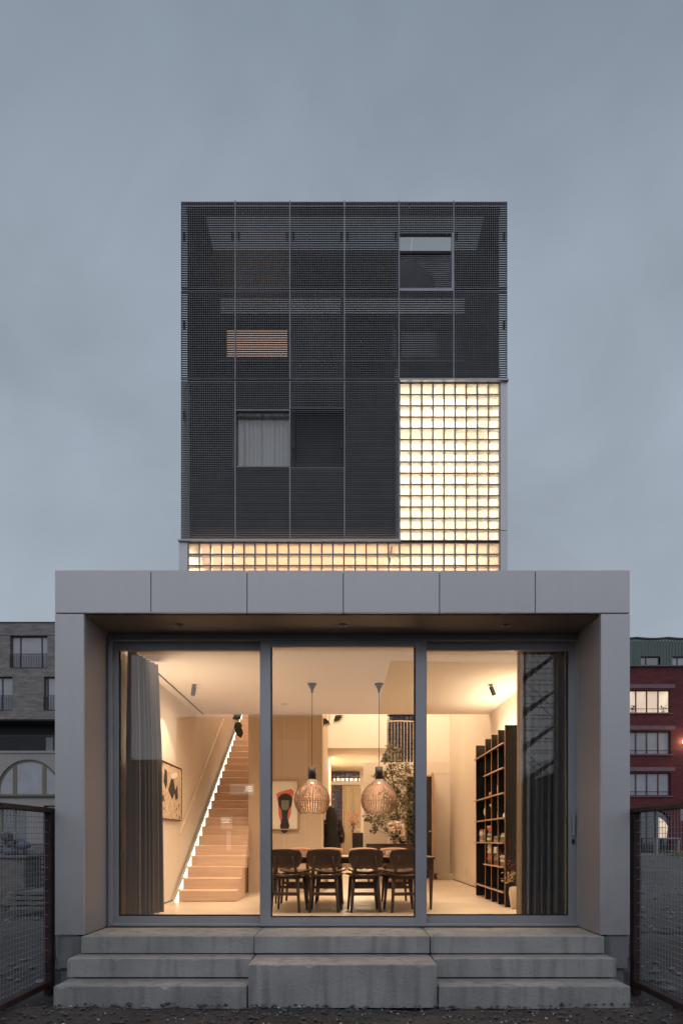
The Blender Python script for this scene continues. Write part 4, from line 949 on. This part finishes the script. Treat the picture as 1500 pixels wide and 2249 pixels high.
# cabinet deep in the kitchen with red flowers
kc = thing('kitchen_cabinet', 'dark cabinet with a wooden edge beside the rear curtain', 'cabinet', (.38, 17.6, F))
kz = Z(1829,17.5)
obj('body', MB().cbox(X(774,17.5), X(798,17.5)+.08, 17.5, 17.9, F+.01, kz, .003), M['black'], kc); obj('side_edge', MB().box(X(772.5,17.5), X(774,17.5)-.001, 17.49, 17.9, F+.01, kz), M['orange'], kc)
bouquet('flower_vase', 'vase of red flowers on the dark kitchen cabinet', 'flowers', X(776,17.6), 17.65, kz, M['glassw'], M['redfl'], 9, .07, .16, spread=1.2, fsize=.035)
solo('planter', MB().cbox(X(777,17.55), X(791,17.55), 17.52, 17.62, kz+.001, kz+.085, .003).cbox(X(778.5,17.55), X(789.5,17.55), 17.535, 17.605, kz+.086, kz+.092, .001), M['ceramic'], 'small pale trough on the dark kitchen cabinet', 'planter')
curtain('curtain', (X(752,20.6), 20.6, 0), (X(790,20.6), 20.6, 0), F+.02, Z(1725,20.6), M['rearc'], 'brown floor-length curtain beside the rear glass blocks', 7, .03, 5, 0, n=60)
# door in the rear wall
dr = thing('interior_door', 'open door with wooden frame and round knobs beside the sideboard', 'door', (X(920,V1), V1, F))
zt_ = Z(1703,V1)
obj('frame', MB().box(X(891,V1), X(893.5,V1), V1-.02, V1+.2, F, zt_).box(X(893.5,V1), X(950,V1), V1-.02, V1+.2, zt_-.03, zt_).box(X(946,V1)+.02, X(950,V1)+.02, V1-.02, V1+.2, F, zt_-.031), M['orange'], dr)
lfp = obj('leaf', MB().prism([(X(947.5,15.67), 15.67), (X(951.5,15.67), 15.67), (X(952,14.85), 14.85), (X(948,14.85), 14.85)], 'z', F+.01, zt_-.02), M['orange'], dr)
for s in (-1, 1):
    obj('knob', MB().tube((X(949,15.0)+s*.02,14.95,Z(1826,15.0)), (X(949,15.0)+s*.055,14.95,Z(1826,15.0)), .008).ball((X(949,15.0)+s*.065,14.95,Z(1826,15.0)), .017, 10, 6), M['ceramic'], lfp)
obj('dark_opening', MB().box(X(893.5,V1)+.001, X(946,V1)+.019, V1+.03, V1+.045, F, zt_-.032), M['pane'], dr)  # dark sheet standing for the unlit room beyond the door
# leaves hanging in the void
def hang(label, px, py, d, kind):
    t_ = thing('hanging_plant', label, 'plant', (X(px,d), d, Z(py,d)+.8)); s = MB(); l = MB(); x0_, z0_ = X(px,d), Z(py,d)
    s.path([(x0_+.05,d,z0_+.9), (x0_+.03,d,z0_+.35), (x0_,d,z0_)], .006, 5)
    if kind == 0:
        for (dx, dz, a, L) in ((.0,.12,-110,.20),(-.03,.02,-75,.20),(.02,.25,-150,.17),(.05,.34,-20,.16)):
            p = Vector((x0_+dx, d-.01, z0_+dz)); u = Vector((math.cos(R(a)),0,math.sin(R(a)))); w_ = Vector((-u.z,.2,u.x))
            l.add([p, p+u*L*.25+w_*L*.34, p+u*L*.65+w_*L*.30, p+u*L, p+u*L*.65-w_*L*.30, p+u*L*.25-w_*L*.34], [(0,1,2,3,4,5)])
    else:
        for cx_, cz_ in ((-.06,.12),(.12,.17)):
            for k in range(7):
                a = R((-150 if cx_ < 0 else -100)+k*16); p = Vector((x0_+cx_, d, z0_+cz_)); u = Vector((math.cos(a),.1,math.sin(a))); w_ = Vector((-u.z,0,u.x)); L = .17
                l.add([p, p+u*L*.5+w_*.016, p+u*L, p+u*L*.5-w_*.016], [(0,1,2,3)])
        s.path([(x0_+.02,d,z0_+.5), (x0_-.06,d,z0_+.12)], .004, 4); s.path([(x0_+.02,d,z0_+.5), (x0_+.12,d,z0_+.17)], .004, 4)
    obj('stem', s, M['bark'], t_); obj('leaves', l, M['leafd'], t_)
hang('broad dark leaves drooping in front of the upper stairs', 527, 1600, 12.2, 0)
hang('thin fingered leaves drooping at the edge of the tall void', 722, 1592, 12.0, 1)
# floor vase with dried leaves and red twigs
vx, vy = X(1133,8.72), 8.74
va = thing('floor_vase', 'tall cream floor vase with curled dried leaves before the bookcase end', 'vase', (vx, vy, F))
smooth(obj('vase', MB().lathe([(.055,0),(.062,.02),(.088,.20),(.078,.27),(.055,.285),(.05,.28)], (vx,vy,F+.002), 24), M['ceramic'], va))
l = MB()
for k in range(90):
    a = random.uniform(0,6.28); q = Vector((vx-.05+random.gauss(0,.05), vy+random.gauss(0,.04), F+.33+random.random()*.16-.0*k)); u = Vector((math.cos(a), math.sin(a), random.uniform(-.8,.8))).normalized(); w_ = u.orthogonal()*.006
    L = random.uniform(.03,.07); l.add([q, q+u*L*.5+w_+Vector((0,0,.008)), q+u*L, q+u*L*.5-w_], [(0,1,2,3)])
obj('dried_leaves', l, M['dry'], va, kind='stuff')
tw = thing('red_twigs', 'thin dark red-leaved twigs standing in the cream floor vase', 'twigs', (vx, vy, F+.3)); s = MB(); l = MB()
for k in range(9):
    tip = Vector((vx+random.uniform(-.26,.05), vy+random.uniform(-.1,.1), F+random.uniform(.55,.92))); mid = Vector((vx-.03, vy, F+.45)); s.tube((vx,vy,F+.25), mid, .003, .0025, 4).tube(mid, tip, .0025, .001, 4); leafcloud(l, tip, .06, 16, .022)
obj('stems', s, M['bark'], tw); obj('leaves', l, M['red'], tw, kind='stuff')
# sockets
for px, py, s, lb in ((361,1945,-1,'white double socket low on the wall beside the light strip'), (1024,1915,1,'white double socket low on the wall before the bookcase'), (977,1888,1,'white socket on the far wall by the platform')):
    d = 2.462*1500/abs(px-752); z = Z(py,d); mb = MB(); xx = s*2.4655
    for dz in (-.045,.045): mb.cbox(min(xx, xx-s*.010), max(xx, xx-s*.010), d-.035, d+.035, z+dz-.036, z+dz+.036, .002).box(min(xx-s*.010, xx-s*.012), max(xx-s*.010, xx-s*.012), d-.015, d+.015, z+dz-.015, z+dz+.015)
    solo('wall_socket', mb, M['steelp'], lb, 'socket')

# ---------------------------------------------------------------- person
def skin(name, joints, bones, mt, parent, levels=1, kind=None):
    me = bpy.data.meshes.new(name); ks = list(joints); me.from_pydata([joints[k][0] for k in ks], [(ks.index(a), ks.index(b_)) for a, b_ in bones], [])
    o = bpy.data.objects.new(name, me); COL.objects.link(o); m_ = o.modifiers.new('s', 'SKIN')
    sv = me.skin_vertices[0].data
    for i, k in enumerate(ks):
        r_ = joints[k][1]; sv[i].radius = r_ if isinstance(r_, tuple) else (r_, r_)
    sv[0].use_root = True
    m2 = o.modifiers.new('d', 'SUBSURF'); m2.levels = levels; m2.render_levels = levels
    dg = bpy.context.evaluated_depsgraph_get(); nm = bpy.data.meshes.new_from_object(o.evaluated_get(dg)); bpy.data.objects.remove(o)
    nm.materials.clear(); nm.materials.append(mt); o = bpy.data.objects.new(name, nm); COL.objects.link(o); smooth(o)
    if parent: o.parent = parent
    return o
pr = thing('person', 'person with long dark hair in a black dress standing behind the table, seen from behind', 'person', (-.20, 12.35, F), R(8)); pr.scale = (.87, .87, .87)
J = {'pel': ((0,0,.93), (.15,.10)), 'wa': ((0,.01,1.08), (.115,.085)), 'ch': ((0,0,1.28), (.15,.10)), 'nk': ((0,.01,1.43), .05), 'hd': ((0,.02,1.53), .085), 'hd2': ((0,.02,1.62), .075)}
B = [('pel','wa'),('wa','ch'),('ch','nk'),('nk','hd'),('hd','hd2')]
for s, k in ((-1,'l'),(1,'r')):
    J.update({'hip'+k: ((s*.09,0,.88),.085), 'kn'+k: ((s*.095,.02,.49),.055), 'an'+k: ((s*.095,-.01,.09),.036), 'ft'+k: ((s*.11,.12,.035),.032),
              'sh'+k: ((s*.17,0,1.38),.055), 'el'+k: ((s*.215,-.03,1.11),.040), 'wr'+k: ((s*.225,.10,.92),.027), 'pm'+k: ((s*.222,.15,.87),(.034,.018))})
    B += [('pel','hip'+k),('hip'+k,'kn'+k),('kn'+k,'an'+k),('an'+k,'ft'+k),('ch','sh'+k),('sh'+k,'el'+k),('el'+k,'wr'+k),('wr'+k,'pm'+k)]
    for q in range(4):
        b0 = (s*(.200+.016*q), .165+.006*q, .845); J[f'f{q}{k}'] = (b0, .0095); J[f'g{q}{k}'] = ((b0[0], b0[1]+.035, b0[2]-.03-.004*(1.5-abs(q-1.5))), .008); B += [('pm'+k, f'f{q}{k}'), (f'f{q}{k}', f'g{q}{k}')]
    J['t'+k] = ((s*.185,.15,.885),.010); J['u'+k] = ((s*.178,.18,.865),.009); B += [('pm'+k,'t'+k),('t'+k,'u'+k)]
skin('body', J, B, M['skin'], pr)
dm = MB(); prof = [(.060,1.45,.045),(.150,1.40,.085),(.185,1.33,.11),(.165,1.2,.115),(.150,1.08,.105),(.185,.93,.135),(.22,.7,.16),(.245,.52,.18)]; vs = []; n_ = 24
for r_, z, ry in prof:
    for i in range(n_): a = 2*math.pi*i/n_; w2 = 1+.03*math.sin(a*7)*(1.45-z); vs.append((math.cos(a)*r_*w2, math.sin(a)*ry*w2, z))
dm.add(vs, [(k*n_+i, k*n_+(i+1) % n_, (k+1)*n_+(i+1) % n_, (k+1)*n_+i) for k in range(len(prof)-1) for i in range(n_)])
smooth(obj('dress', dm, M['cloth'], pr, world=False))
for s in (-1, 1): smooth(obj('sleeve', MB().tube((s*.155,0,1.385), (s*.218,-.03,1.11), .066, .062, 12, False).tube((s*.218,-.03,1.11), (s*.226,.07,.98), .060, .055, 12, False).ball((s*.165,0,1.37), .07, 12, 6), M['cloth'], pr, world=False))
hm = MB(); prof = [(.001,1.735,.0),(.055,1.72,0),(.095,1.66,0),(.108,1.58,-.01),(.115,1.48,-.03),(.125,1.36,-.05),(.13,1.24,-.07),(.11,1.14,-.08),(.06,1.09,-.085)]; vs = []
for r_, z, oy in prof:
    for i in range(n_): a = 2*math.pi*i/n_; w2 = 1+.06*math.sin(a*9+z*3); vs.append((math.cos(a)*r_*w2, oy+math.sin(a)*r_*(.75 if z > 1.4 else .42)*w2 - (.02 if z > 1.4 else 0), z))
hm.add(vs, [(k*n_+i, k*n_+(i+1) % n_, (k+1)*n_+(i+1) % n_, (k+1)*n_+i) for k in range(len(prof)-1) for i in range(n_)])
smooth(obj('hair', hm, M['hair'], pr, world=False))
for s in (-1, 1): obj('shoe', MB().ball((s*.108,.06,.035), .05, 10, 6, (.85,2.2,.7)), M['black'], pr, world=False)

# ---------------------------------------------------------------- fences
def fence(s, label):
    xf = s*2.755; y1 = 6.43; y0 = 3.0; zt = 1.70
    f = thing('mesh_fence', label, 'fence', (xf, y1, 0))
    def lean(y): return 0.0
    obj('post', MB().cbox(xf-.035, xf+.035, y1-.045, y1+.045, -.05, zt-.045, .004), M['rust'], f)
    obj('post', MB().cbox(xf-.035, xf+.035, y0-.045, y0+.045, -.05, zt-.045, .004), M['rust'], f)
    obj('top_rail', MB().cbox(xf-.045, xf+.045, y0-.05, y1+.06, zt-.044, zt, .004), M['rust'], f)
    obj('bottom_rail', MB().cbox(xf-.035, xf+.035, y0+.046, y1-.046, .03, .085, .004), M['rust'], f)
    w = MB(); p = .055
    y = y0+.07
    while y < y1-.06: w.tube((xf+s*.018, y, .09), (xf+s*.018, y, zt-.05), .0022, n=5, cap=False); y += p
    z = .11
    while z < zt-.05:
        pts = [(xf+s*.022, yy, z+.004*math.sin(yy*5+z*9)) for yy in np.linspace(y0+.046, y1-.046, 6)]; w.path(pts, .0022, 5); z += .05
    for k in range(14):
        z = .15+k*.11; w.path([(xf-s*.012, y1-.05, z), (xf+s*.02, y1-.10, z+.01)], .003, 4)
    obj('wire_mesh', w, M['wire'], f, kind='stuff'); return f
fence(-1, 'rusty-framed wire mesh fence next to the brick apartment building')
fence(1, 'rusty-framed wire mesh fence next to the maroon building')

# ---------------------------------------------------------------- neighbours
BD = 45.0
def winpart(par, x0, x1, z0, z1, y, mull, fm, pm_, w=.06, rail=None, nm='window', lab=None):
    o = obj(nm, ring(MB(), x0, x1, z0, z1, y, y+.08, w, w, w, w), fm, par, label=lab)
    for q in mull: obj('mullion', MB().box(q-w*.6, q+w*.6, y+.002, y+.078, z0+w, z1-w), fm, o)
    obj('pane', MB().box(x0+w, x1-w, y+.04, y+.05, z0+w, z1-w), pm_, o)
    if rail:
        r_ = MB(); x = x0
        while x <= x1: r_.box(x-.012, x+.012, y-.25, y-.226, z0+.02, rail); x += .11
        r_.box(x0, x1, y-.26, y-.22, rail, rail+.04).box(x0, x1, y-.26, y-.22, z0, z0+.03); obj('railing', r_, M['frameD'], o)
    return o
lb = thing('apartment_building', 'taupe brick apartment block with balcony rails and an arched ground window', 'building', (-22, BD, 0))
xl, xr = -31.0, -14.5
def LX(px): return X(px, BD)
def LZ(py): return Z(py, BD)
w1 = (LX(23), LX(105), LZ(1467), LZ(1396)); w2 = (LX(-50), LX(28.5), LZ(1560), LZ(1486)); w3 = (LX(97), LX(165), LZ(1560), LZ(1486)); w0 = (LX(-140), LX(-60), LZ(1467), LZ(1396))
obj('brick_wall', facade(MB(), xl, xr, LZ(1582), LZ(1368), BD, [w0, w1, w2, w3], .35), M['taupe'], lb)
obj('coping', MB().box(xl, xr, BD-.05, BD+.6, LZ(1368), LZ(1366)), M['frameD'], lb)
obj('brick_band', MB().box(xl, xr, BD-.03, BD-.001, LZ(1395.5), LZ(1394)), M['taupe'], lb)
for w_, ml in ((w0, (-110,)), (w1, (43, 90)), (w2, (-10, 3)), (w3, (103,))):
    winpart(lb, *w_, BD+.22, [LX(q) for q in ml], M['frameD'], M['blind'], .07, rail=w_[2]+ (w_[3]-w_[2])*.42)
# loggia
obj('loggia', MB().box(xl, xr, BD+2.0, BD+2.1, LZ(1650), LZ(1582)).box(xl, xr, BD, BD+2.1, LZ(1583), LZ(1580)), M['dark'], lb)
winpart(lb, LX(72), LX(113), LZ(1645), LZ(1608), BD+1.9, [LX(92)], M['frameD'], M['blind'], .05)
r_ = MB(); x = xl
while x < xr: r_.box(x-.012, x+.012, BD-.02, BD+.004, LZ(1648), LZ(1617)); x += .13
r_.box(xl, xr, BD-.03, BD+.01, LZ(1617), LZ(1615.5)); obj('balcony_railing', r_, M['frameD'], lb)
obj('balcony_edge', MB().box(xl, xr, BD-.06, BD+2, LZ(1654), LZ(1649)), M['lightpl'], lb)
# arched ground window in pale render
ac, ar, sp, si = LX(64), 70*BD/1500, LZ(1738), LZ(1748)
gr = (ac-ar, ac+ar, si, sp+ar); lo_ = (LX(96), LX(180), LZ(1880), LZ(1769)); lo2 = (LX(-60), LX(60), LZ(1870), LZ(1775))
obj('render_wall', facade(MB(), xl, xr, -.5, LZ(1654), BD+.02, [gr, lo_, lo2], .4), M['lightpl'], lb)
sp_ = MB(); N = 20
for s in (-1, 1):
    arc = [(ac+s*ar*math.sin(a), sp+ar*math.cos(a)) for a in np.linspace(0, math.pi/2, N)]
    for p, q in zip(arc, arc[1:]): sp_.add([(p[0],BD+.02,p[1]),(q[0],BD+.02,q[1]),(q[0],BD+.02,sp+ar),(p[0],BD+.02,sp+ar)], [(0,1,2,3) if s < 0 else (0,3,2,1)])
obj('arch_spandrel', sp_, M['lightpl'], lb)
af = MB(); wf = .14
outer = [(ac+ar*math.cos(a), sp+ar*math.sin(a)) for a in np.linspace(0, math.pi, 33)]; inner = [(ac+(ar-wf)*math.cos(a), sp+(ar-wf)*math.sin(a)) for a in np.linspace(0, math.pi, 33)]
for i in range(32): af.prism([outer[i], outer[i+1], inner[i+1], inner[i]], 'y', BD+.12, BD+.24)
for s in (-1, 1): af.box(ac+s*ar-(wf if s > 0 else 0), ac+s*ar+(0 if s > 0 else wf), BD+.12, BD+.24, si, sp)
af.box(ac-ar, ac+ar, BD+.12, BD+.24, si, si+.12)
for px in (31.5, 96): dz = math.sqrt(max(0, (ar-wf)**2-(LX(px)-ac)**2)); af.box(LX(px)-.13, LX(px)+.13, BD+.13, BD+.23, si+.12, sp+dz)
ao = obj('arched_window', af, M['olive'], lb); obj('pane', MB().prism(outer+[(ac-ar,si),(ac+ar,si)], 'y', BD+.17, BD+.18), M['blind'], ao)
obj('window_sill', MB().box(ac-ar, ac+ar+.3, BD-.08, BD+.1, si-.12, si-.001), M['frameD'], lb)
winpart(lb, *lo_, BD+.3, [LX(120)], M['olive'], M['pane'], .08); winpart(lb, *lo2, BD+.3, [LX(0), LX(30)], M['olive'], M['pane'], .08)
obj('rear_mass', MB().box(xl+.01, xr-.01, BD+2.2, BD+12, -.5, LZ(1368)-.01), M['dark'], lb)

rb = thing('maroon_building', 'maroon brick apartment building with green zinc top storey and one lit window', 'building', (22, BD, 0))
xl, xr = 15.0, 30.0
ws = [(LX(1330), LX(1472), LZ(t_+51), LZ(t_)) for t_ in (1515, 1606, 1697)]
ws += [(LX(1493), LX(1600), LZ(1805), LZ(1765))]
agr = (LX(1386), LX(1472), LZ(1874), LZ(1778))
obj('brick_wall', facade(MB(), xl, xr, -.4, LZ(1463), BD, ws+[agr], .30), M['maroon'], rb)
for i, w_ in enumerate(ws[:3]):
    winpart(rb, *w_, BD+.18, [LX(q) for q in (1398, 1422, 1447)], M['frameM'], M['litpane'] if i == 0 else M['blind'], .07, lab='warmly lit window' if i == 0 else None)
    obj('lintel', MB().box(LX(1325), LX(1481), BD-.05, BD+.1, w_[3]+.10, w_[3]+.36), M['lintel'], rb)
    obj('window_sill', MB().box(LX(1325), LX(1477), BD-.10, BD+.15, w_[2]-.07, w_[2]-.001), M['lintel'], rb)
    obj('guard_bar', MB().tube((w_[0], BD+.02, w_[2]+.28), (w_[1], BD+.02, w_[2]+.28), .02), M['frameD'], rb)
winpart(rb, *ws[3], BD+.18, [LX(1540)], M['frameM'], M['blind'], .07)
ac2, ar2 = (agr[0]+agr[1])/2, (agr[1]-agr[0])/2; sp2 = agr[3]-ar2*.55
sp_ = MB()
for s in (-1, 1):
    arc = [(ac2+s*ar2*math.sin(a), sp2+ar2*.55*math.cos(a)) for a in np.linspace(0, math.pi/2, N)]
    for p, q in zip(arc, arc[1:]): sp_.add([(p[0],BD,p[1]),(q[0],BD,q[1]),(q[0],BD,agr[3]),(p[0],BD,agr[3])], [(0,1,2,3) if s < 0 else (0,3,2,1)])
obj('arch_spandrel', sp_, M['maroon'], rb)
aw = winpart(rb, agr[0], agr[1], agr[2], agr[3], BD+.22, [LX(1405), LX(1422), LX(1442)], M['frameD'], M['pane'], .07, nm='arched_window')
obj('lit_pane', MB().prism([(LX(1449), LZ(1840)), (LX(1467), LZ(1840)), (LX(1469), LZ(1815)), (LX(1464), LZ(1805)), (LX(1449), LZ(1794))], 'y', BD+.225, BD+.232), M['litpane'], aw, label='lit part of the arched window')
obj('base_wall', MB().box(xl, xr, BD-.12, BD-.001, -.4, LZ(1874)), M['lightpl'], rb)
# green zinc storey with scalloped eaves
gz = MB(); x = xl; segs = []
zw = lambda x: LZ(1403.5) + .07*abs(math.sin((x-LX(1396))*math.pi/(LX(1465)-LX(1396))))*-1 + .03
dw = [(LX(1406), LX(1448)), (LX(1474), LX(1560))]
xs = [xl] + list(np.arange(xl+.1, xr, .1))
for a, b_ in zip(xs, xs[1:]):
    mid = (a+b_)/2; hole = any(q[0] < mid < q[1] for q in dw); yy = BD-.02-.03*(int(mid/.1) % 2)
    if hole:
        gz.add([(a,yy,LZ(1442)),(b_,yy,LZ(1442)),(b_,yy,zw(b_)),(a,yy,zw(a))], [(0,1,2,3)])
    else: gz.add([(a,yy,LZ(1462)),(b_,yy,LZ(1462)),(b_,yy,zw(b_)),(a,yy,zw(a))], [(0,1,2,3)])
obj('zinc_cladding', gz, M['greenm'], rb)
cp_ = MB()
for a, b_ in zip(xs, xs[1:]): cp_.add([(a,BD-.12,zw(a)),(b_,BD-.12,zw(b_)),(b_,BD-.12,zw(b_)+.09),(a,BD-.12,zw(a)+.09),(a,BD+.5,zw(a)+.09),(b_,BD+.5,zw(b_)+.09)], [(0,1,2,3),(3,2,5,4)])
obj('coping', cp_, M['frameD'], rb)
for i, q in enumerate(dw): winpart(rb, q[0], q[1], LZ(1462), LZ(1442), BD+.1, [LX(1419)] if i == 0 else [LX(1488)], M['frameM'], M['blind'] if i else M['pane'], .06, nm='dormer_window')
obj('gutter', MB().box(xl, xr, BD-.18, BD, LZ(1464.5), LZ(1462)), M['greenm'], rb)
obj('rear_mass', MB().box(xl+.01, xr-.01, BD+.5, BD+12, -.4, LZ(1404)), M['dark'], rb)
for px, dz, lb_ in ((1390, .28, 'spindly dark houseplant on the sill of the lit maroon-building window'), (1457, .30, 'small leafy houseplant at the end of the lit window sill')):
    hpn = thing('houseplant', lb_, 'plant', (LX(px), BD+.1, ws[0][2])); obj('pot', MB().lathe([(.07,0),(.10,.16),(.09,.17)], (LX(px), BD+.12, ws[0][2]+.001), 10), M['paper'], hpn)
    l = MB(); leafcloud(l, (LX(px), BD+.12, ws[0][2]+dz+.08), .20, 26, .12); obj('leaves', l, M['leafd'], hpn, kind='stuff')
wl = thing('wall_lamp', 'glowing round lamp on the maroon brick wall', 'lamp', (LX(1499), BD-.2, LZ(1630)))
obj('globe', MB().ball((LX(1499), BD-.25, LZ(1630)), .13, 14, 8), M['lamp'], wl); obj('bracket', MB().tube((LX(1499), BD-.02, LZ(1630)-.12), (LX(1499), BD-.25, LZ(1630)-.12), .02), M['frameD'], wl)
wlt = bpy.data.lights.new('wall_lamp_light', 'POINT'); wlt.energy = 14; wlt.color = (1,.72,.4); wo = bpy.data.objects.new('wall_lamp_light', wlt); COL.objects.link(wo); wo.location = (LX(1499), BD-.6, LZ(1630))

# ---------------------------------------------------------------- building site behind the side fence
def pallet(x, y, z, w, dpt, h, rows, label, mt):
    p = thing('timber_stack', label, 'timber stack', (x, y, z)); n_ = 5
    for r in range(rows):
        zz_ = z + r*h*1.35
        for k in range(n_):
            o = obj('plank', MB().cbox(-w/2, w/2, 0, dpt/n_*.86, 0, h, .01), mt, p, world=False); o.location = (random.uniform(-.12,.12), k*dpt/n_, r*h*1.35); o.rotation_euler = (0,0,random.uniform(-.02,.02))
        for k in (-.35, .35): o = obj('batten', MB().box(-.04,.04,0,dpt,0,h*.34), mt, p, world=False); o.location = (k*w, 0, r*h*1.35+h)
    return p
pallet(-7.6, 16.2, .10, 1.7, 1.1, .09, 9, 'stack of weathered planks on the ground seen through the fence', M['timber'])
pallet(-10.6, 22.5, .12, 2.6, 1.2, .10, 9, 'wider stack of planks farther back near the brick building', M['timber'])
pallet(-5.7, 12.6, .10, 1.0, .9, .07, 4, 'low slatted pallet stack close to the house wall', M['timber'])
sk = MB()
for k in range(26):
    a = random.uniform(0,6.28); r_ = random.uniform(0,.42); sk.ball((-7.15+math.cos(a)*r_, 14.6+math.sin(a)*r_*.6, 1.25+random.uniform(-.2,.25)), random.uniform(.07,.16), 7, 5, (1,1,.7))
solo('plastic_sacks', sk, M['sack'], 'crumpled blue-grey plastic sheeting heaped on the planks', 'plastic sheet', kind='stuff')
solo('timber_crate', MB().cbox(-7.7,-6.6,14.2,15.0,.10,1.02,.02).cbox(-7.75,-6.55,14.15,15.05,1.021,1.08,.01), M['timber'], 'timber crate carrying the crumpled plastic sheeting', 'crate')
for k, (x, y, r_, lb_) in enumerate(((-12.3, 27, 1.9, 'heap of dark rubble behind the plank stacks'), (-15.5, 30, 2.6, 'large rubble heap before the brick building'), (10.2, 22, 1.6, 'low heap of sandy soil beyond the wire fence'), (15.7, 34, 2.4, 'long soil heap before the maroon building'))):
    vs = []; N_ = 22
    for j in range(9):
        for i in range(N_):
            a = 2*math.pi*i/N_; rr = r_*(1-j/8.0)**.8; h = (1-(rr/r_)**1.6)*r_*.30; q = noise.noise((x+rr*math.cos(a)*1.2, y+rr*math.sin(a)*1.2, 3))*.25
            vs.append((x+rr*math.cos(a)*(1+q), y+rr*math.sin(a)*(.7+q*.5), h-.05+noise.noise((x+rr*math.cos(a)*3, y+rr*math.sin(a)*3, 9))*.12))
    o = solo('rubble_heap', MB().add(vs, [(j*N_+i, j*N_+(i+1) % N_, (j+1)*N_+(i+1) % N_, (j+1)*N_+i) for j in range(8) for i in range(N_)]), m, lb_, 'soil heap', kind='stuff')
kb = MB(); x = 8.0
while x < 26: kb.cbox(x, x+.97, 38.6, 38.8, -.1, .14, .015); x += 1.0
solo('kerb', kb, M['lightpl'], 'pale kerb along the road before the maroon building', 'kerb', kind='structure')
solo('drain_pipe', MB().path([(3.6, 10.3, .05), (4.4, 10.0, .045), (5.2, 9.75, .05), (8, 9.3, .06)], .03, 8), M['blackmetal'], 'thin black pipe lying on the soil behind the wire fence', 'pipe')
bn = thing('garden_bench', 'pale bench with potted plants under the arched window', 'bench', (LX(1450), BD-.9, -.0))
obj('seat', MB().cbox(LX(1424), LX(1476), BD-1.1, BD-.6, LZ(1842), LZ(1840), .01), M['lightpl'], bn)
for q in (1427, 1473): obj('leg', MB().box(LX(q)-.04, LX(q)+.04, BD-1.05, BD-.65, -.1, LZ(1842)-.001), M['lightpl'], bn)
l = MB()
for q in range(5): leafcloud(l, (LX(1428+q*10), BD-1.6, .45), .3, 60, .14)
solo('shrubs', l, M['leaf'], 'row of low grey-green shrubs before the arched window', 'shrubs', kind='stuff')

# ---------------------------------------------------------------- street opposite (seen mirrored in the panes)
def opp(x0, x1, h, y, label, cells=True):
    t_ = thing('building_opposite', label, 'building', ((x0+x1)/2, y, 0)); hs = []
    zz_ = 1.2
    while zz_+1.6 < h-.3:
        xx = x0+.8
        while xx+1.3 < x1-.3: hs.append((xx, xx+1.3, zz_, zz_+1.5)); xx += 2.4
        zz_ += 2.7
    mb = facade(MB(), x0, x1, 0, h, 0, hs, .2); mb.v = [(-v[0]+x0+x1, y-v[1], v[2]) for v in mb.v]
    obj('wall', mb, M['hoard'], t_); obj('rear_mass', MB().box(x0, x1, y-8, y-.21, 0, h), M['dark'], t_)
    for k, q in enumerate(hs): obj('window', MB().box(x0+x1-q[1], x0+x1-q[0], y-.19, y-.15, q[2], q[3]), M['litpane2'] if k % 9 == 4 else M['pane'], t_)
opp(-26, -6.7, 4.6, -13, 'low dark building across the street')
opp(-6.6, 1.8, 6.3, -13, 'three-storey dark building across the street')
opp(1.9, 6.95, 8.5, -13, 'tall dark building under scaffolding across the street')
opp(8.8, 26, 4.2, -13, 'low dark building beyond the scaffold tower')
wo_ = thing('lit_window_opposite', 'wide lit opening with ceiling tubes in the building across the street', 'window', (-4, -12.9, 3.4))  # lit window opposite, inferred from its mirror image in the panes
obj('glow_panel', MB().box(-4.45, -3.5, -12.99, -12.95, 3.2, 3.63), M['litopp'], wo_); obj('frame', ring(MB(), -4.5, -3.45, 3.15, 3.68, -13.0, -12.93, .05, .05, .05, .05), M['frameD'], wo_)
for q in (3.50, 3.42, 3.34): obj('tube', MB().box(-4.2+q*.1, -3.9+q*.1, -12.945, -12.93, q, q+.025), M['tube'], wo_)
wo2 = thing('lit_doorway', 'small bright doorway with tubes in the building across the street', 'window', (-4.6, -12.9, 2))
obj('glow_panel', MB().box(-4.82, -4.38, -12.99, -12.95, 1.85, 2.32).box(-4.6, -4.42, -12.99, -12.95, 1.0, 1.75), M['litopp'], wo2); obj('frame', ring(MB(), -4.87, -4.33, 1.8, 2.37, -13.0, -12.93, .05, .05, .05, .05), M['frameD'], wo2)
for q in (2.2, 2.1): obj('tube', MB().box(-4.78, -4.45, -12.945, -12.93, q, q+.02), M['tube'], wo2)
sc = thing('scaffold_tower', 'stair scaffold tower across the street', 'scaffold', (7.7, -12.4, 0)); s = MB()
sxa, sxb, sya, syb = 7.0, 8.4, -12.9, -12.1
for x in (sxa, sxb):
    for y in (sya, syb): s.tube((x,y,0), (x,y,10), .025, n=6)
z = .8; k = 0
while z < 9:
    for y in (sya, syb):
        for q in (0, .45, .9): s.tube((sxa,y,z+q), (sxb,y,z+q), .012, n=5)
        s.tube((sxa if k % 2 else sxb,y,z), (sxb if k % 2 else sxa,y,z+1.3), .012, n=5)
    z += 1.35; k += 1
obj('frame', s, M['frameD'], sc)
fl = MB(); z = .8
while z < 8.6: fl.prism([(sxa+.05,z),(sxb-.05,z+1.05),(sxb-.05,z+1.10),(sxa+.05,z+.28)], 'y', syb-.5, syb-.1); z += 1.35
obj('stair_flight', fl, M['timber'], sc)
